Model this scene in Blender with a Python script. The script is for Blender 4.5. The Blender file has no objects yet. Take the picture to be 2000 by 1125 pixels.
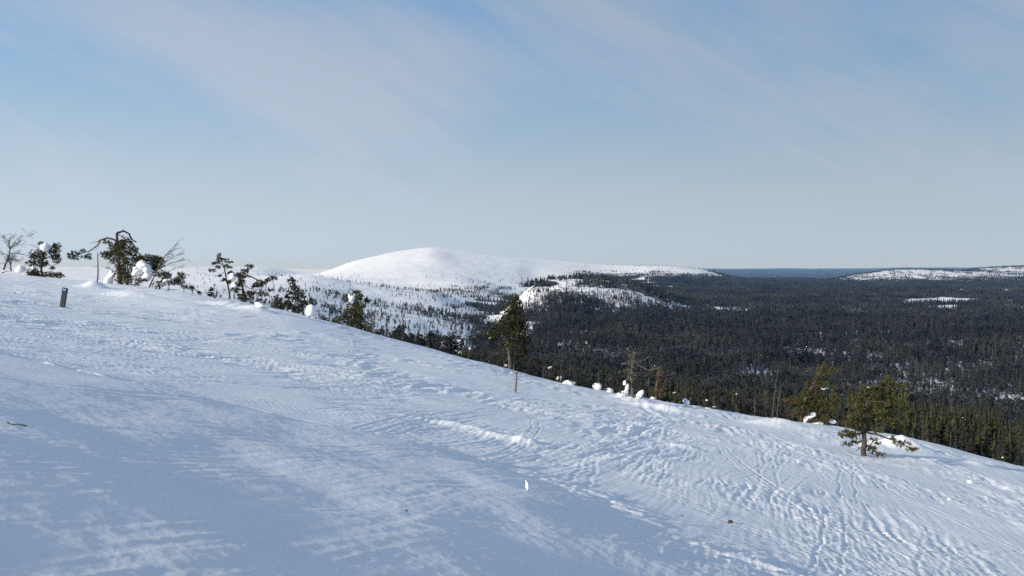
import bpy, math, random
import numpy as np
from mathutils import Vector

scene = bpy.context.scene
COL = scene.collection
R = math.radians

# ------------------------------------------------------------------ camera
F, CX, CY, HOR = 1540.0, 1000.0, 562.5, 518.0      # photograph pixels (2000 x 1125)
TH = math.atan((CY - HOR) / F)                      # camera looks slightly down
cam_d = bpy.data.cameras.new('camera')
cam_d.sensor_width = 36.0
cam_d.lens = 36.0 * F / 2000.0
cam_d.clip_start, cam_d.clip_end = 0.1, 120000.0
cam = bpy.data.objects.new('camera', cam_d)
COL.objects.link(cam)
cam.location = (0, 0, 0)
cam.rotation_euler = (math.pi / 2 - TH, 0, 0)
scene.camera = cam

# ------------------------------------------------------------------ sun and sky
SUN_EL, SUN_AZ = 19.5, 238.0                        # azimuth clockwise from +Y: left and behind the camera
sx, sy = math.sin(R(SUN_AZ)), math.cos(R(SUN_AZ))
SD = np.array([-sx, -sy])                           # the way shadows run on the ground
sun_d = bpy.data.lights.new('sun', 'SUN')
sun_d.energy = 3.6
sun_d.angle = R(1.2)
sun_d.color = (1.0, 0.90, 0.76)
sun = bpy.data.objects.new('sun', sun_d)
COL.objects.link(sun)
sun.rotation_euler = Vector((sx * math.cos(R(SUN_EL)), sy * math.cos(R(SUN_EL)), math.sin(R(SUN_EL)))).to_track_quat('Z', 'Y').to_euler()

world = bpy.data.worlds.new('World')
scene.world = world
world.use_nodes = True
wn, wl = world.node_tree.nodes, world.node_tree.links
wn.clear()
def N(tree, typ, **kw):
    n = tree.nodes.new(typ)
    for k, v in kw.items():
        if k.startswith('i_'):
            key = k[2:]
            n.inputs[int(key) if key.isdigit() else key.replace('_', ' ')].default_value = v
        else:
            setattr(n, k, v)
    return n
wt = world.node_tree
sky = N(wt, 'ShaderNodeTexSky', sky_type='NISHITA', sun_disc=False, sun_elevation=R(SUN_EL), sun_rotation=R(360 - SUN_AZ), altitude=400.0, air_density=1.0, dust_density=0.2, ozone_density=1.6)
tc = N(wt, 'ShaderNodeTexCoord')
# thin veil of high cloud, combed by the wind
mp = N(wt, 'ShaderNodeMapping', vector_type='TEXTURE')
mp.inputs['Rotation'].default_value = (0.0, R(24), R(0))
mp.inputs['Scale'].default_value = (0.80, 0.80, 0.22)
mp.inputs['Location'].default_value = (0.80, -1.84, -3.75)
nz = N(wt, 'ShaderNodeTexNoise', i_Scale=1.25, i_Detail=4.0, i_Roughness=0.48, i_Distortion=0.5)
mp2 = N(wt, 'ShaderNodeMapping', vector_type='TEXTURE')
mp2.inputs['Rotation'].default_value = (0.0, R(32), R(0))
mp2.inputs['Scale'].default_value = (0.75, 0.75, 0.12)
nz2 = N(wt, 'ShaderNodeTexNoise', i_Scale=2.6, i_Detail=7.0, i_Roughness=0.62, i_Distortion=0.9)
wl.new(tc.outputs['Generated'], mp2.inputs['Vector'])
wl.new(mp2.outputs['Vector'], nz2.inputs['Vector'])
fib = N(wt, 'ShaderNodeMapRange')                     # fine fibres laid over the broad veil
for kk, vv in (('From Min', 0.3), ('From Max', 0.7), ('To Min', -0.055), ('To Max', 0.055)):
    fib.inputs[kk].default_value = vv
wl.new(nz2.outputs['Fac'], fib.inputs['Value'])
sm = N(wt, 'ShaderNodeMath', operation='ADD')
wl.new(nz.outputs['Fac'], sm.inputs[0]); wl.new(fib.outputs['Result'], sm.inputs[1])
rp = N(wt, 'ShaderNodeValToRGB')
rp.color_ramp.elements[0].position, rp.color_ramp.elements[0].color = 0.38, (0.08, 0.08, 0.08, 1)
rp.color_ramp.elements[1].position, rp.color_ramp.elements[1].color = 0.62, (0.97, 0.97, 0.97, 1)
mx = N(wt, 'ShaderNodeMix', data_type='RGBA')
bg = N(wt, 'ShaderNodeBackground', i_Strength=0.11)
wo = N(wt, 'ShaderNodeOutputWorld')
wl.new(tc.outputs['Generated'], mp.inputs['Vector'])
wl.new(mp.outputs['Vector'], nz.inputs['Vector'])
wl.new(sm.outputs[0], rp.inputs['Fac'])
sep = N(wt, 'ShaderNodeSeparateXYZ')
wl.new(tc.outputs['Generated'], sep.inputs[0])
hz = N(wt, 'ShaderNodeMapRange', interpolation_type='SMOOTHSTEP')      # the veil thickens with the longer path near the horizon
for kk, vv in (('From Min', 0.0), ('From Max', 0.30), ('To Min', 1.0), ('To Max', 0.0)):
    hz.inputs[kk].default_value = vv
wl.new(sep.outputs['Z'], hz.inputs['Value'])
mxm = N(wt, 'ShaderNodeMath', operation='MAXIMUM')
wl.new(rp.outputs['Color'], mxm.inputs[0]); wl.new(hz.outputs['Result'], mxm.inputs[1])
wl.new(mxm.outputs[0], mx.inputs['Factor'])
bw = N(wt, 'ShaderNodeRGBToBW')                       # thin high cloud evens out the sky: its glow grows slower than a clear sky's
wl.new(sky.outputs['Color'], bw.inputs[0])
pw_ = N(wt, 'ShaderNodeMath', operation='POWER'); pw_.inputs[1].default_value = -0.64
wl.new(bw.outputs[0], pw_.inputs[0])
gk = N(wt, 'ShaderNodeMath', operation='MULTIPLY'); gk.inputs[1].default_value = 1.66
wl.new(pw_.outputs[0], gk.inputs[0])
hsv = N(wt, 'ShaderNodeHueSaturation', i_Saturation=1.08)
wl.new(sky.outputs['Color'], hsv.inputs['Color'])
sa = N(wt, 'ShaderNodeMix', data_type='RGBA', blend_type='MULTIPLY'); sa.inputs['Factor'].default_value = 1.0
wl.new(hsv.outputs['Color'], sa.inputs['A']); wl.new(gk.outputs[0], sa.inputs['B'])
vb = N(wt, 'ShaderNodeMath', operation='MULTIPLY')
wl.new(bw.outputs[0], vb.inputs[0]); wl.new(gk.outputs[0], vb.inputs[1])
vm = N(wt, 'ShaderNodeMix', data_type='RGBA', blend_type='MULTIPLY'); vm.inputs['Factor'].default_value = 1.0
wl.new(vb.outputs[0], vm.inputs['A'])
vm.inputs['B'].default_value = (0.96, 1.17, 1.46, 1)
tint = N(wt, 'ShaderNodeMix', data_type='RGBA')
wl.new(hz.outputs['Result'], tint.inputs['Factor'])
tint.inputs['A'].default_value = (1.02, 1.23, 1.53, 1)
tint.inputs['B'].default_value = (0.93, 1.10, 1.32, 1)
wl.new(tint.outputs['Result'], vm.inputs['B'])
wl.new(sa.outputs['Result'], mx.inputs['A'])
wl.new(vm.outputs['Result'], mx.inputs['B'])
wl.new(mx.outputs['Result'], bg.inputs['Color'])
wl.new(bg.outputs['Background'], wo.inputs['Surface'])

scene.view_settings.view_transform = 'Standard'
scene.view_settings.look = 'None'
scene.view_settings.exposure = 0.56
scene.view_settings.gamma = 1.0
scene.view_settings.use_curve_mapping = False
scene.cycles.max_bounces = 6
scene.cycles.diffuse_bounces = 3
scene.cycles.volume_bounces = 0
scene.cycles.sample_clamp_indirect = 4.0
scene.cycles.use_denoising = False
scene.render.filter_size = 1.1

rng = np.random.default_rng(7)
random.seed(7)

# ------------------------------------------------------------------ helpers
def tag(o, label=None, cat=None, group=None, kind=None):
    for k, v in (('label', label), ('category', cat), ('group', group), ('kind', kind)):
        if v:
            o[k] = v
    return o

def mesh_np(name, V, Fq, mat=None, smooth=False):
    """V (n,3) array, Fq (m,k) array of equal sized faces."""
    me = bpy.data.meshes.new(name)
    V = np.asarray(V, np.float32)
    Fq = np.asarray(Fq, np.int32)
    k = Fq.shape[1]
    me.vertices.add(len(V))
    me.vertices.foreach_set('co', V.ravel())
    me.loops.add(Fq.size)
    me.loops.foreach_set('vertex_index', Fq.ravel())
    me.polygons.add(len(Fq))
    me.polygons.foreach_set('loop_start', np.arange(0, Fq.size, k, dtype=np.int32))
    me.polygons.foreach_set('loop_total', np.full(len(Fq), k, np.int32))
    if smooth:
        me.polygons.foreach_set('use_smooth', np.ones(len(Fq), bool))
    me.update(calc_edges=True)
    me.validate()
    if mat:
        me.materials.append(mat)
    return me

def obj(name, me, parent=None, loc=None):
    o = bpy.data.objects.new(name, me)
    COL.objects.link(o)
    if parent is not None:
        o.parent = parent
    if loc is not None:
        o.location = loc
    return o

_perm = np.random.default_rng(11).permutation(256)
_perm = np.concatenate([_perm, _perm])
_ga = np.random.default_rng(12).uniform(0, 2 * np.pi, 256)
_gx, _gy = np.cos(_ga), np.sin(_ga)
def perlin(x, y, seed=0):
    x = np.asarray(x, float) + seed * 17.31
    y = np.asarray(y, float) - seed * 9.77
    xf, yf = np.floor(x), np.floor(y)
    xi, yi = xf.astype(int) & 255, yf.astype(int) & 255
    x, y = x - xf, y - yf
    u, v = x * x * x * (x * (x * 6 - 15) + 10), y * y * y * (y * (y * 6 - 15) + 10)
    def g(ix, iy, dx, dy):
        h = _perm[_perm[ix & 255] + (iy & 255)]
        return _gx[h] * dx + _gy[h] * dy
    a = g(xi, yi, x, y); b = g(xi + 1, yi, x - 1, y)
    c = g(xi, yi + 1, x, y - 1); d = g(xi + 1, yi + 1, x - 1, y - 1)
    return 1.5 * ((a + u * (b - a)) * (1 - v) + (c + u * (d - c)) * v)
def fbm(x, y, oct=4, seed=0, gain=0.5):
    s, a, f = 0.0, 1.0, 1.0
    for i in range(oct):
        s = s + a * perlin(x * f, y * f, seed + i * 3)
        a *= gain; f *= 2.03
    return s
def sstep(x, a, b):
    t = np.clip((x - a) / (b - a), 0, 1)
    return t * t * (3 - 2 * t)
def softplus(x, w):
    return w * np.logaddexp(0, x / w)
def pchip(xk, yk, x):
    xk, yk = np.asarray(xk, float), np.asarray(yk, float)
    h = np.diff(xk); dl = np.diff(yk, axis=0)
    sh = (-1,) + (1,) * (yk.ndim - 1)
    dl = dl / h.reshape(sh)
    m = np.zeros_like(yk)
    m[0], m[-1] = dl[0], dl[-1]
    a, b = dl[:-1], dl[1:]
    ok = a * b > 0
    m[1:-1] = np.where(ok, 2 * a * b / np.where(ok, a + b, 1), 0)
    x = np.clip(x, xk[0], xk[-1])
    i = np.clip(np.searchsorted(xk, x) - 1, 0, len(xk) - 2)
    hh = h[i].reshape(sh); t = ((x - xk[i]) / h[i]).reshape(sh)
    return ((1 + 2 * t) * (1 - t) ** 2) * yk[i] + t * (1 - t) ** 2 * hh * m[i] + t * t * (3 - 2 * t) * yk[i + 1] + t * t * (t - 1) * hh * m[i + 1]

def ray(px, py):
    """direction through a photograph pixel, scaled to y = 1: (u, v)"""
    cx, cy = (px - CX) / F, (CY - py) / F
    y = math.cos(TH) + cy * math.sin(TH)
    return cx / y, (-math.sin(TH) + cy * math.cos(TH)) / y
def vof(py):
    cy = (CY - np.asarray(py, float)) / F
    return (-math.sin(TH) + cy * math.cos(TH)) / (math.cos(TH) + cy * math.sin(TH))
def project(x, y, z):
    dep = y * math.cos(TH) - z * math.sin(TH)
    up = y * math.sin(TH) + z * math.cos(TH)
    return CX + F * x / dep, CY - F * up / dep

# ------------------------------------------------------------------ materials
def material(name):
    m = bpy.data.materials.new(name)
    m.use_nodes = True
    return m, m.node_tree, m.node_tree.nodes['Principled BSDF']

def plain(name, rgb, rough=0.8, var=0.25, scale=6.0, spec=0.2, bump=0.0, rand=0.0):
    m, t, b = material(name)
    n = N(t, 'ShaderNodeTexNoise', i_Scale=scale, i_Detail=5.0, i_Roughness=0.6)
    tcn = N(t, 'ShaderNodeTexCoord')
    t.links.new(tcn.outputs['Object'], n.inputs['Vector'])
    r = N(t, 'ShaderNodeValToRGB')
    lo = [c * (1 - var) for c in rgb] + [1]; hi = [min(1, c * (1 + var)) for c in rgb] + [1]
    r.color_ramp.elements[0].color, r.color_ramp.elements[1].color = lo, hi
    r.color_ramp.elements[0].position, r.color_ramp.elements[1].position = 0.3, 0.7
    t.links.new(n.outputs['Fac'], r.inputs['Fac'])
    out = r.outputs['Color']
    if rand:
        oi = N(t, 'ShaderNodeObjectInfo')
        mr = N(t, 'ShaderNodeMapRange')
        mr.inputs['To Min'].default_value, mr.inputs['To Max'].default_value = 1 - rand, 1 + rand
        t.links.new(oi.outputs['Random'], mr.inputs['Value'])
        hs = N(t, 'ShaderNodeHueSaturation')
        t.links.new(mr.outputs['Result'], hs.inputs['Value'])
        t.links.new(out, hs.inputs['Color'])
        out = hs.outputs['Color']
    t.links.new(out, b.inputs['Base Color'])
    b.inputs['Roughness'].default_value = rough
    b.inputs['Specular IOR Level'].default_value = spec
    if bump:
        bp = N(t, 'ShaderNodeBump', i_Strength=bump, i_Distance=0.02)
        t.links.new(n.outputs['Fac'], bp.inputs['Height'])
        t.links.new(bp.outputs['Normal'], b.inputs['Normal'])
    return m

def snow_material(name, near):
    m, t, b = material(name)
    tcn = N(t, 'ShaderNodeTexCoord')
    n1 = N(t, 'ShaderNodeTexNoise', i_Scale=0.6 if near else 0.01, i_Detail=6.0, i_Roughness=0.6)
    t.links.new(tcn.outputs['Object'], n1.inputs['Vector'])
    r = N(t, 'ShaderNodeValToRGB')
    r.color_ramp.elements[0].color = (0.83, 0.845, 0.865, 1)
    r.color_ramp.elements[1].color = (0.89, 0.90, 0.91, 1)
    r.color_ramp.elements[0].position, r.color_ramp.elements[1].position = 0.35, 0.65
    t.links.new(n1.outputs['Fac'], r.inputs['Fac'])
    b.inputs['Roughness'].default_value = 0.62
    b.inputs['Specular IOR Level'].default_value = 0.25
    if near:
        t.links.new(r.outputs['Color'], b.inputs['Base Color'])
        n2 = N(t, 'ShaderNodeTexNoise', i_Scale=28.0, i_Detail=6.0, i_Roughness=0.7)
        t.links.new(tcn.outputs['Object'], n2.inputs['Vector'])
        bp = N(t, 'ShaderNodeBump', i_Strength=0.6, i_Distance=0.014)
        t.links.new(n2.outputs['Fac'], bp.inputs['Height'])
        t.links.new(bp.outputs['Normal'], b.inputs['Normal'])
    else:
        # woodland too far off to tell its trees apart
        at = N(t, 'ShaderNodeAttribute', attribute_name='wood')
        n3 = N(t, 'ShaderNodeTexNoise', i_Scale=0.05, i_Detail=5.0, i_Roughness=0.7)
        t.links.new(tcn.outputs['Object'], n3.inputs['Vector'])
        ad = N(t, 'ShaderNodeMath', operation='ADD')
        t.links.new(at.outputs['Fac'], ad.inputs[0]); t.links.new(n3.outputs['Fac'], ad.inputs[1])
        r2 = N(t, 'ShaderNodeValToRGB')
        r2.color_ramp.elements[0].position, r2.color_ramp.elements[1].position = 0.85, 1.05
        t.links.new(ad.outputs[0], r2.inputs['Fac'])
        mxn = N(t, 'ShaderNodeMix', data_type='RGBA')
        t.links.new(r2.outputs['Color'], mxn.inputs['Factor'])
        t.links.new(r.outputs['Color'], mxn.inputs['A'])
        mxn.inputs['B'].default_value = (0.024, 0.030, 0.036, 1)
        t.links.new(mxn.outputs['Result'], b.inputs['Base Color'])
        n2 = N(t, 'ShaderNodeTexNoise', i_Scale=0.06, i_Detail=6.0, i_Roughness=0.65)
        t.links.new(tcn.outputs['Object'], n2.inputs['Vector'])
        bp = N(t, 'ShaderNodeBump', i_Strength=0.6, i_Distance=3.0)
        t.links.new(n2.outputs['Fac'], bp.inputs['Height'])
        t.links.new(bp.outputs['Normal'], b.inputs['Normal'])
    return m

M_SNOW = snow_material('wind_packed_snow', True)
M_FAR = snow_material('distant_snow_and_wood', False)
M_CLUMP = plain('clinging_snow', (0.87, 0.88, 0.90), 0.6, 0.03, 4.0, 0.25, bump=0.5)
M_BARK = plain('pine_bark', (0.075, 0.055, 0.042), 0.9, 0.5, 5.0)
M_BARK_RED = plain('reddish_pine_bark', (0.115, 0.066, 0.044), 0.9, 0.45, 5.0)
M_GREY = plain('weathered_grey_wood', (0.115, 0.102, 0.086), 0.9, 0.4, 5.0)
M_TWIG = plain('dark_birch_twigs', (0.085, 0.07, 0.062), 0.9, 0.4, 5.0)
M_NEEDLE = plain('pine_needles', (0.076, 0.078, 0.029), 0.7, 0.6, 1.6, 0.15)
M_NEEDLE_D = plain('dark_pine_needles', (0.048, 0.052, 0.024), 0.7, 0.5, 1.6, 0.15)
M_SPRUCE = plain('spruce_needles', (0.038, 0.039, 0.020), 0.75, 0.5, 3.0, 0.12, rand=0.35)
M_FARTREE = plain('forest_needles', (0.026, 0.029, 0.027), 0.8, 0.45, 3.0, 0.1, rand=0.5)
def stands(m):
    """stands of different age and kind: broad drifts of lighter and darker wood"""
    t = m.node_tree
    b = t.nodes['Principled BSDF']
    src = b.inputs['Base Color'].links[0].from_socket
    g = N(t, 'ShaderNodeNewGeometry')
    n = N(t, 'ShaderNodeTexNoise', i_Scale=0.006, i_Detail=4.0, i_Roughness=0.6)
    t.links.new(g.outputs['Position'], n.inputs['Vector'])
    r = N(t, 'ShaderNodeValToRGB')
    r.color_ramp.elements[0].position, r.color_ramp.elements[0].color = 0.36, (0.62, 0.66, 0.72, 1)
    r.color_ramp.elements[1].position, r.color_ramp.elements[1].color = 0.64, (1.65, 1.55, 1.42, 1)
    t.links.new(n.outputs['Fac'], r.inputs['Fac'])
    mm = N(t, 'ShaderNodeMix', data_type='RGBA', blend_type='MULTIPLY'); mm.inputs['Factor'].default_value = 1.0
    t.links.new(src, mm.inputs['A']); t.links.new(r.outputs['Color'], mm.inputs['B'])
    t.links.new(mm.outputs['Result'], b.inputs['Base Color'])
stands(M_FARTREE)
M_POST = plain('grey_post_wood', (0.075, 0.073, 0.078), 0.85, 0.4, 9.0)
M_POLE = plain('pale_pole_wood', (0.22, 0.18, 0.14), 0.85, 0.35, 9.0)
M_BLUE = plain('blue_paint', (0.035, 0.075, 0.15), 0.55, 0.15, 20.0)
M_WHITE = plain('worn_white_paint', (0.42, 0.48, 0.55), 0.6, 0.12, 20.0)
M_ROCK = plain('dark_stone', (0.06, 0.052, 0.045), 0.9, 0.5, 20.0)

# ------------------------------------------------------------------ terrain heights
A_, B_, H_ = -0.17, -0.10, 2.10
EDGE_N, EDGE_D = (0.52, 0.854), 54.5
# ground seen at a distance (m): {photo column: [(distance, photo row), ...]}
VALLEY = [(700, 745), (1000, 655), (1500, 607), (2200, 577), (3200, 560), (4500, 551), (6000, 546), (10000, 537), (17000, 529), (25000, 525)]
TAB = {
 -350: [(150, 548), (300, 545), (500, 542), (700, 540), (1000, 538), (1400, 536), (2000, 535), (3200, 533), (6000, 521), (10000, 528), (25000, 525)],
 0: [(150, 565), (300, 562), (500, 557), (700, 552), (1000, 549), (1400, 546), (2000, 544), (2500, 542), (3200, 540), (4000, 538), (6000, 521), (10000, 533), (17000, 528), (25000, 525)],
 200: [(150, 585), (300, 582), (500, 575), (700, 568), (1000, 560), (1400, 551), (2000, 543), (2500, 540), (3200, 538), (4000, 538), (6000, 521), (10000, 533), (17000, 528), (25000, 525)],
 400: [(150, 610), (300, 607), (500, 598), (700, 586), (1000, 572), (1400, 554), (2000, 539), (2500, 533), (3200, 528), (4000, 533), (6000, 521), (10000, 533), (17000, 528), (25000, 525)],
 500: [(150, 632), (300, 625), (500, 612), (700, 598), (1000, 580), (1400, 558), (1800, 544), (2500, 534), (3200, 531), (4000, 534), (6000, 521), (7500, 526), (17000, 528), (25000, 525)],
 600: [(150, 660), (300, 650), (500, 632), (700, 612), (1000, 590), (1400, 563), (1800, 540), (2200, 550), (3000, 545), (4200, 536), (5000, 540), (6000, 532), (10000, 533), (17000, 528), (25000, 525)],
 700: [(150, 690), (300, 675), (500, 655), (700, 640), (1000, 612), (1400, 582), (1800, 554), (2200, 562), (3000, 538), (4200, 507), (5000, 530), (6000, 535), (10000, 533), (25000, 525)],
 800: [(150, 715), (300, 702), (500, 682), (700, 664), (1000, 630), (1400, 600), (1800, 567), (2200, 572), (3000, 532), (4200, 487), (5000, 512), (6000, 533), (10000, 533), (25000, 525)],
 840: [(150, 725), (300, 712), (500, 692), (700, 674), (1000, 640), (1400, 606), (1800, 572), (2200, 570), (3000, 531), (4200, 483), (5000, 508), (6000, 533), (10000, 533), (25000, 525)],
 900: [(150, 745), (300, 735), (500, 712), (700, 672), (850, 676), (1000, 655), (1400, 618), (1800, 592), (2200, 573), (3000, 536), (3600, 509), (4200, 488), (5000, 506), (6000, 530), (10000, 533), (25000, 525)],
 960: [(150, 757), (300, 747), (500, 722), (700, 700), (1000, 668), (1400, 632), (1800, 606), (2200, 583), (3000, 547), (3600, 519), (4200, 498), (5000, 503), (6000, 528), (10000, 533), (25000, 525)],
 1010: [(150, 768), (300, 758), (500, 735), (700, 700), (1000, 655), (1250, 615), (1500, 580), (1800, 600), (2200, 588), (3000, 556), (3600, 528), (4200, 505), (5000, 506), (6000, 525), (10000, 533), (25000, 525)],
 1050: [(150, 775), (300, 765), (500, 742), (700, 700), (1000, 648), (1250, 603), (1500, 549), (1800, 572), (2200, 582), (3000, 562), (3600, 537), (4200, 511), (5000, 507), (6000, 522), (10000, 533), (25000, 525)],
 1110: [(150, 790), (300, 775), (500, 745), (700, 700), (1000, 645), (1250, 600), (1500, 540), (1800, 556), (2200, 570), (3000, 561), (3600, 540), (4200, 520), (4800, 511), (6000, 522), (10000, 533), (25000, 525)],
 1200: [(150, 805), (300, 788), (500, 756), (700, 708), (1000, 645), (1250, 604), (1500, 548), (1800, 558), (2200, 566), (2600, 564), (3600, 547), (4800, 518), (6000, 527), (10000, 533), (25000, 525)],
 1290: [(150, 825), (300, 805), (500, 770), (700, 718), (1000, 648), (1250, 620), (1500, 578), (1800, 576), (2200, 568), (2600, 564), (3200, 548), (4500, 520), (6000, 528), (10000, 534), (25000, 525)],
 1370: [(150, 838), (300, 816), (500, 780), (700, 726), (1000, 652), (1500, 602), (2200, 575), (3200, 555), (4500, 526), (6000, 533), (10000, 536), (17000, 529), (25000, 525)],
 1450: [(150, 850), (300, 827), (500, 788), (700, 734), (1000, 655), (1500, 606), (2200, 577), (3200, 559), (4500, 545), (6000, 545), (10000, 537), (17000, 529), (25000, 525)],
 1600: [(150, 872), (300, 846), (500, 798)] + VALLEY,
 1680: [(150, 885), (300, 855), (500, 803)] + VALLEY[:4] + [(3200, 560), (4300, 550), (5000, 535), (6000, 545), (10000, 537), (17000, 529), (25000, 524)],
 1760: [(150, 895), (300, 863), (500, 808)] + VALLEY[:4] + [(3200, 560), (4300, 545), (5000, 527), (6000, 538), (10000, 536), (17000, 528), (25000, 523)],
 1850: [(150, 907), (300, 872), (500, 812)] + VALLEY[:4] + [(3200, 560), (4300, 545), (5000, 528), (6000, 534), (10000, 535), (17000, 527), (25000, 522)],
 1900: [(150, 913), (300, 876), (500, 814)] + VALLEY[:4] + [(3200, 559), (4300, 545), (5000, 532), (6000, 526), (10000, 532), (17000, 526), (25000, 522)],
 2000: [(150, 930), (300, 888), (500, 820)] + VALLEY[:4] + [(3200, 556), (4300, 543), (5000, 534), (6000, 520), (10000, 530), (17000, 526), (25000, 522)],
 2350: [(150, 985), (300, 915), (500, 835)] + VALLEY[:4] + [(3200, 556), (4300, 543), (5000, 534), (6000, 522), (10000, 530), (17000, 526), (25000, 523)],
}
_tp = sorted(TAB)
def table_grid(U, D):
    """heights on columns U and distances D -> (len(D), len(U))"""
    ld = np.log(D)
    prof = np.stack([pchip([math.log(a) for a, _ in TAB[p]], [vof(b) for _, b in TAB[p]], ld) for p in _tp])   # (cols, D)
    up = np.array([(p - CX) / F for p in _tp])
    return pchip(up, prof, U).T * D[:, None]

RIDGE = [(-200, 524), (0, 533), (130, 545), (200, 552), (300, 563), (400, 577), (500, 594), (560, 608), (640, 627), (700, 643), (800, 670), (900, 697), (1000, 723), (1100, 749), (1250, 777), (1400, 800), (1480, 815), (1550, 822), (1650, 835), (1720, 846), (1800, 858), (1900, 887), (2000, 912), (2200, 965)]
# drifts heaped on the slope: x, y set from photo place; (px, py, distance, half width along, across, height)
DRIFTS = [(1520, 818, 41, 1.5, 1.0, 0.42), (1760, 860, 37, 1.0, 0.8, 0.55), (185, 556, 72, 0.9, 1.0, 0.62), (1240, 783, 44, 1.1, 1.0, 0.30),
          (500, 596, 62, 1.2, 1.2, 0.45), (450, 588, 64, 2.0, 1.0, 0.35), (1905, 890, 34, 0.5, 0.5, 0.16), (265, 575, 62, 2.2, 1.3, 0.45),
          (905, 842, 17.5, 0.9, 0.22, 0.11), (1020, 866, 17, 0.35, 0.25, 0.14), (960, 860, 17, 0.35, 0.2, 0.10), (1340, 895, 22, 0.5, 0.3, 0.10), (1290, 805, 40, 1.8, 0.35, 0.30)]
def near_base(x, y):
    q, p = SD[0] * x + SD[1] * y, -SD[1] * x + SD[0] * y
    z = -H_ + A_ * x + B_ * y
    wob = 1.1 * fbm(x * 0.17, y * 0.17, 4, 5)
    qc = 6.4 - 1.15 * softplus(p - 10.5, 0.8) + 0.6 * wob
    e = softplus(qc - q, 1.7)
    z = z + 0.144 * 14 * np.tanh(e / 14)
    qc2 = np.interp(p, [0, 7, 13, 19, 24, 28, 40], [7, 7.5, 9.3, 7.9, 5.0, -0.8, -12]) + wob
    e2 = softplus(qc2 - q, 0.8)
    z = z + 0.022 * 12 * np.tanh(e2 / 12)
    # long low swells
    c, s = math.cos(R(35)), math.sin(R(35))
    a, b = c * x + s * y, -s * x + c * y
    z = z + 0.16 * fbm(a * 0.035, b * 0.085, 3, 21) * sstep(y, 4, 20)
    z = z + 0.05 * fbm(a * 0.13, b * 0.34, 3, 31) * sstep(y, 5, 13)
    # roll over the brow
    sgn = EDGE_N[0] * x + EDGE_N[1] * y - EDGE_D
    z = z - 0.13 * softplus(sgn, 4.0)
    return z, sgn, q, p

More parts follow.
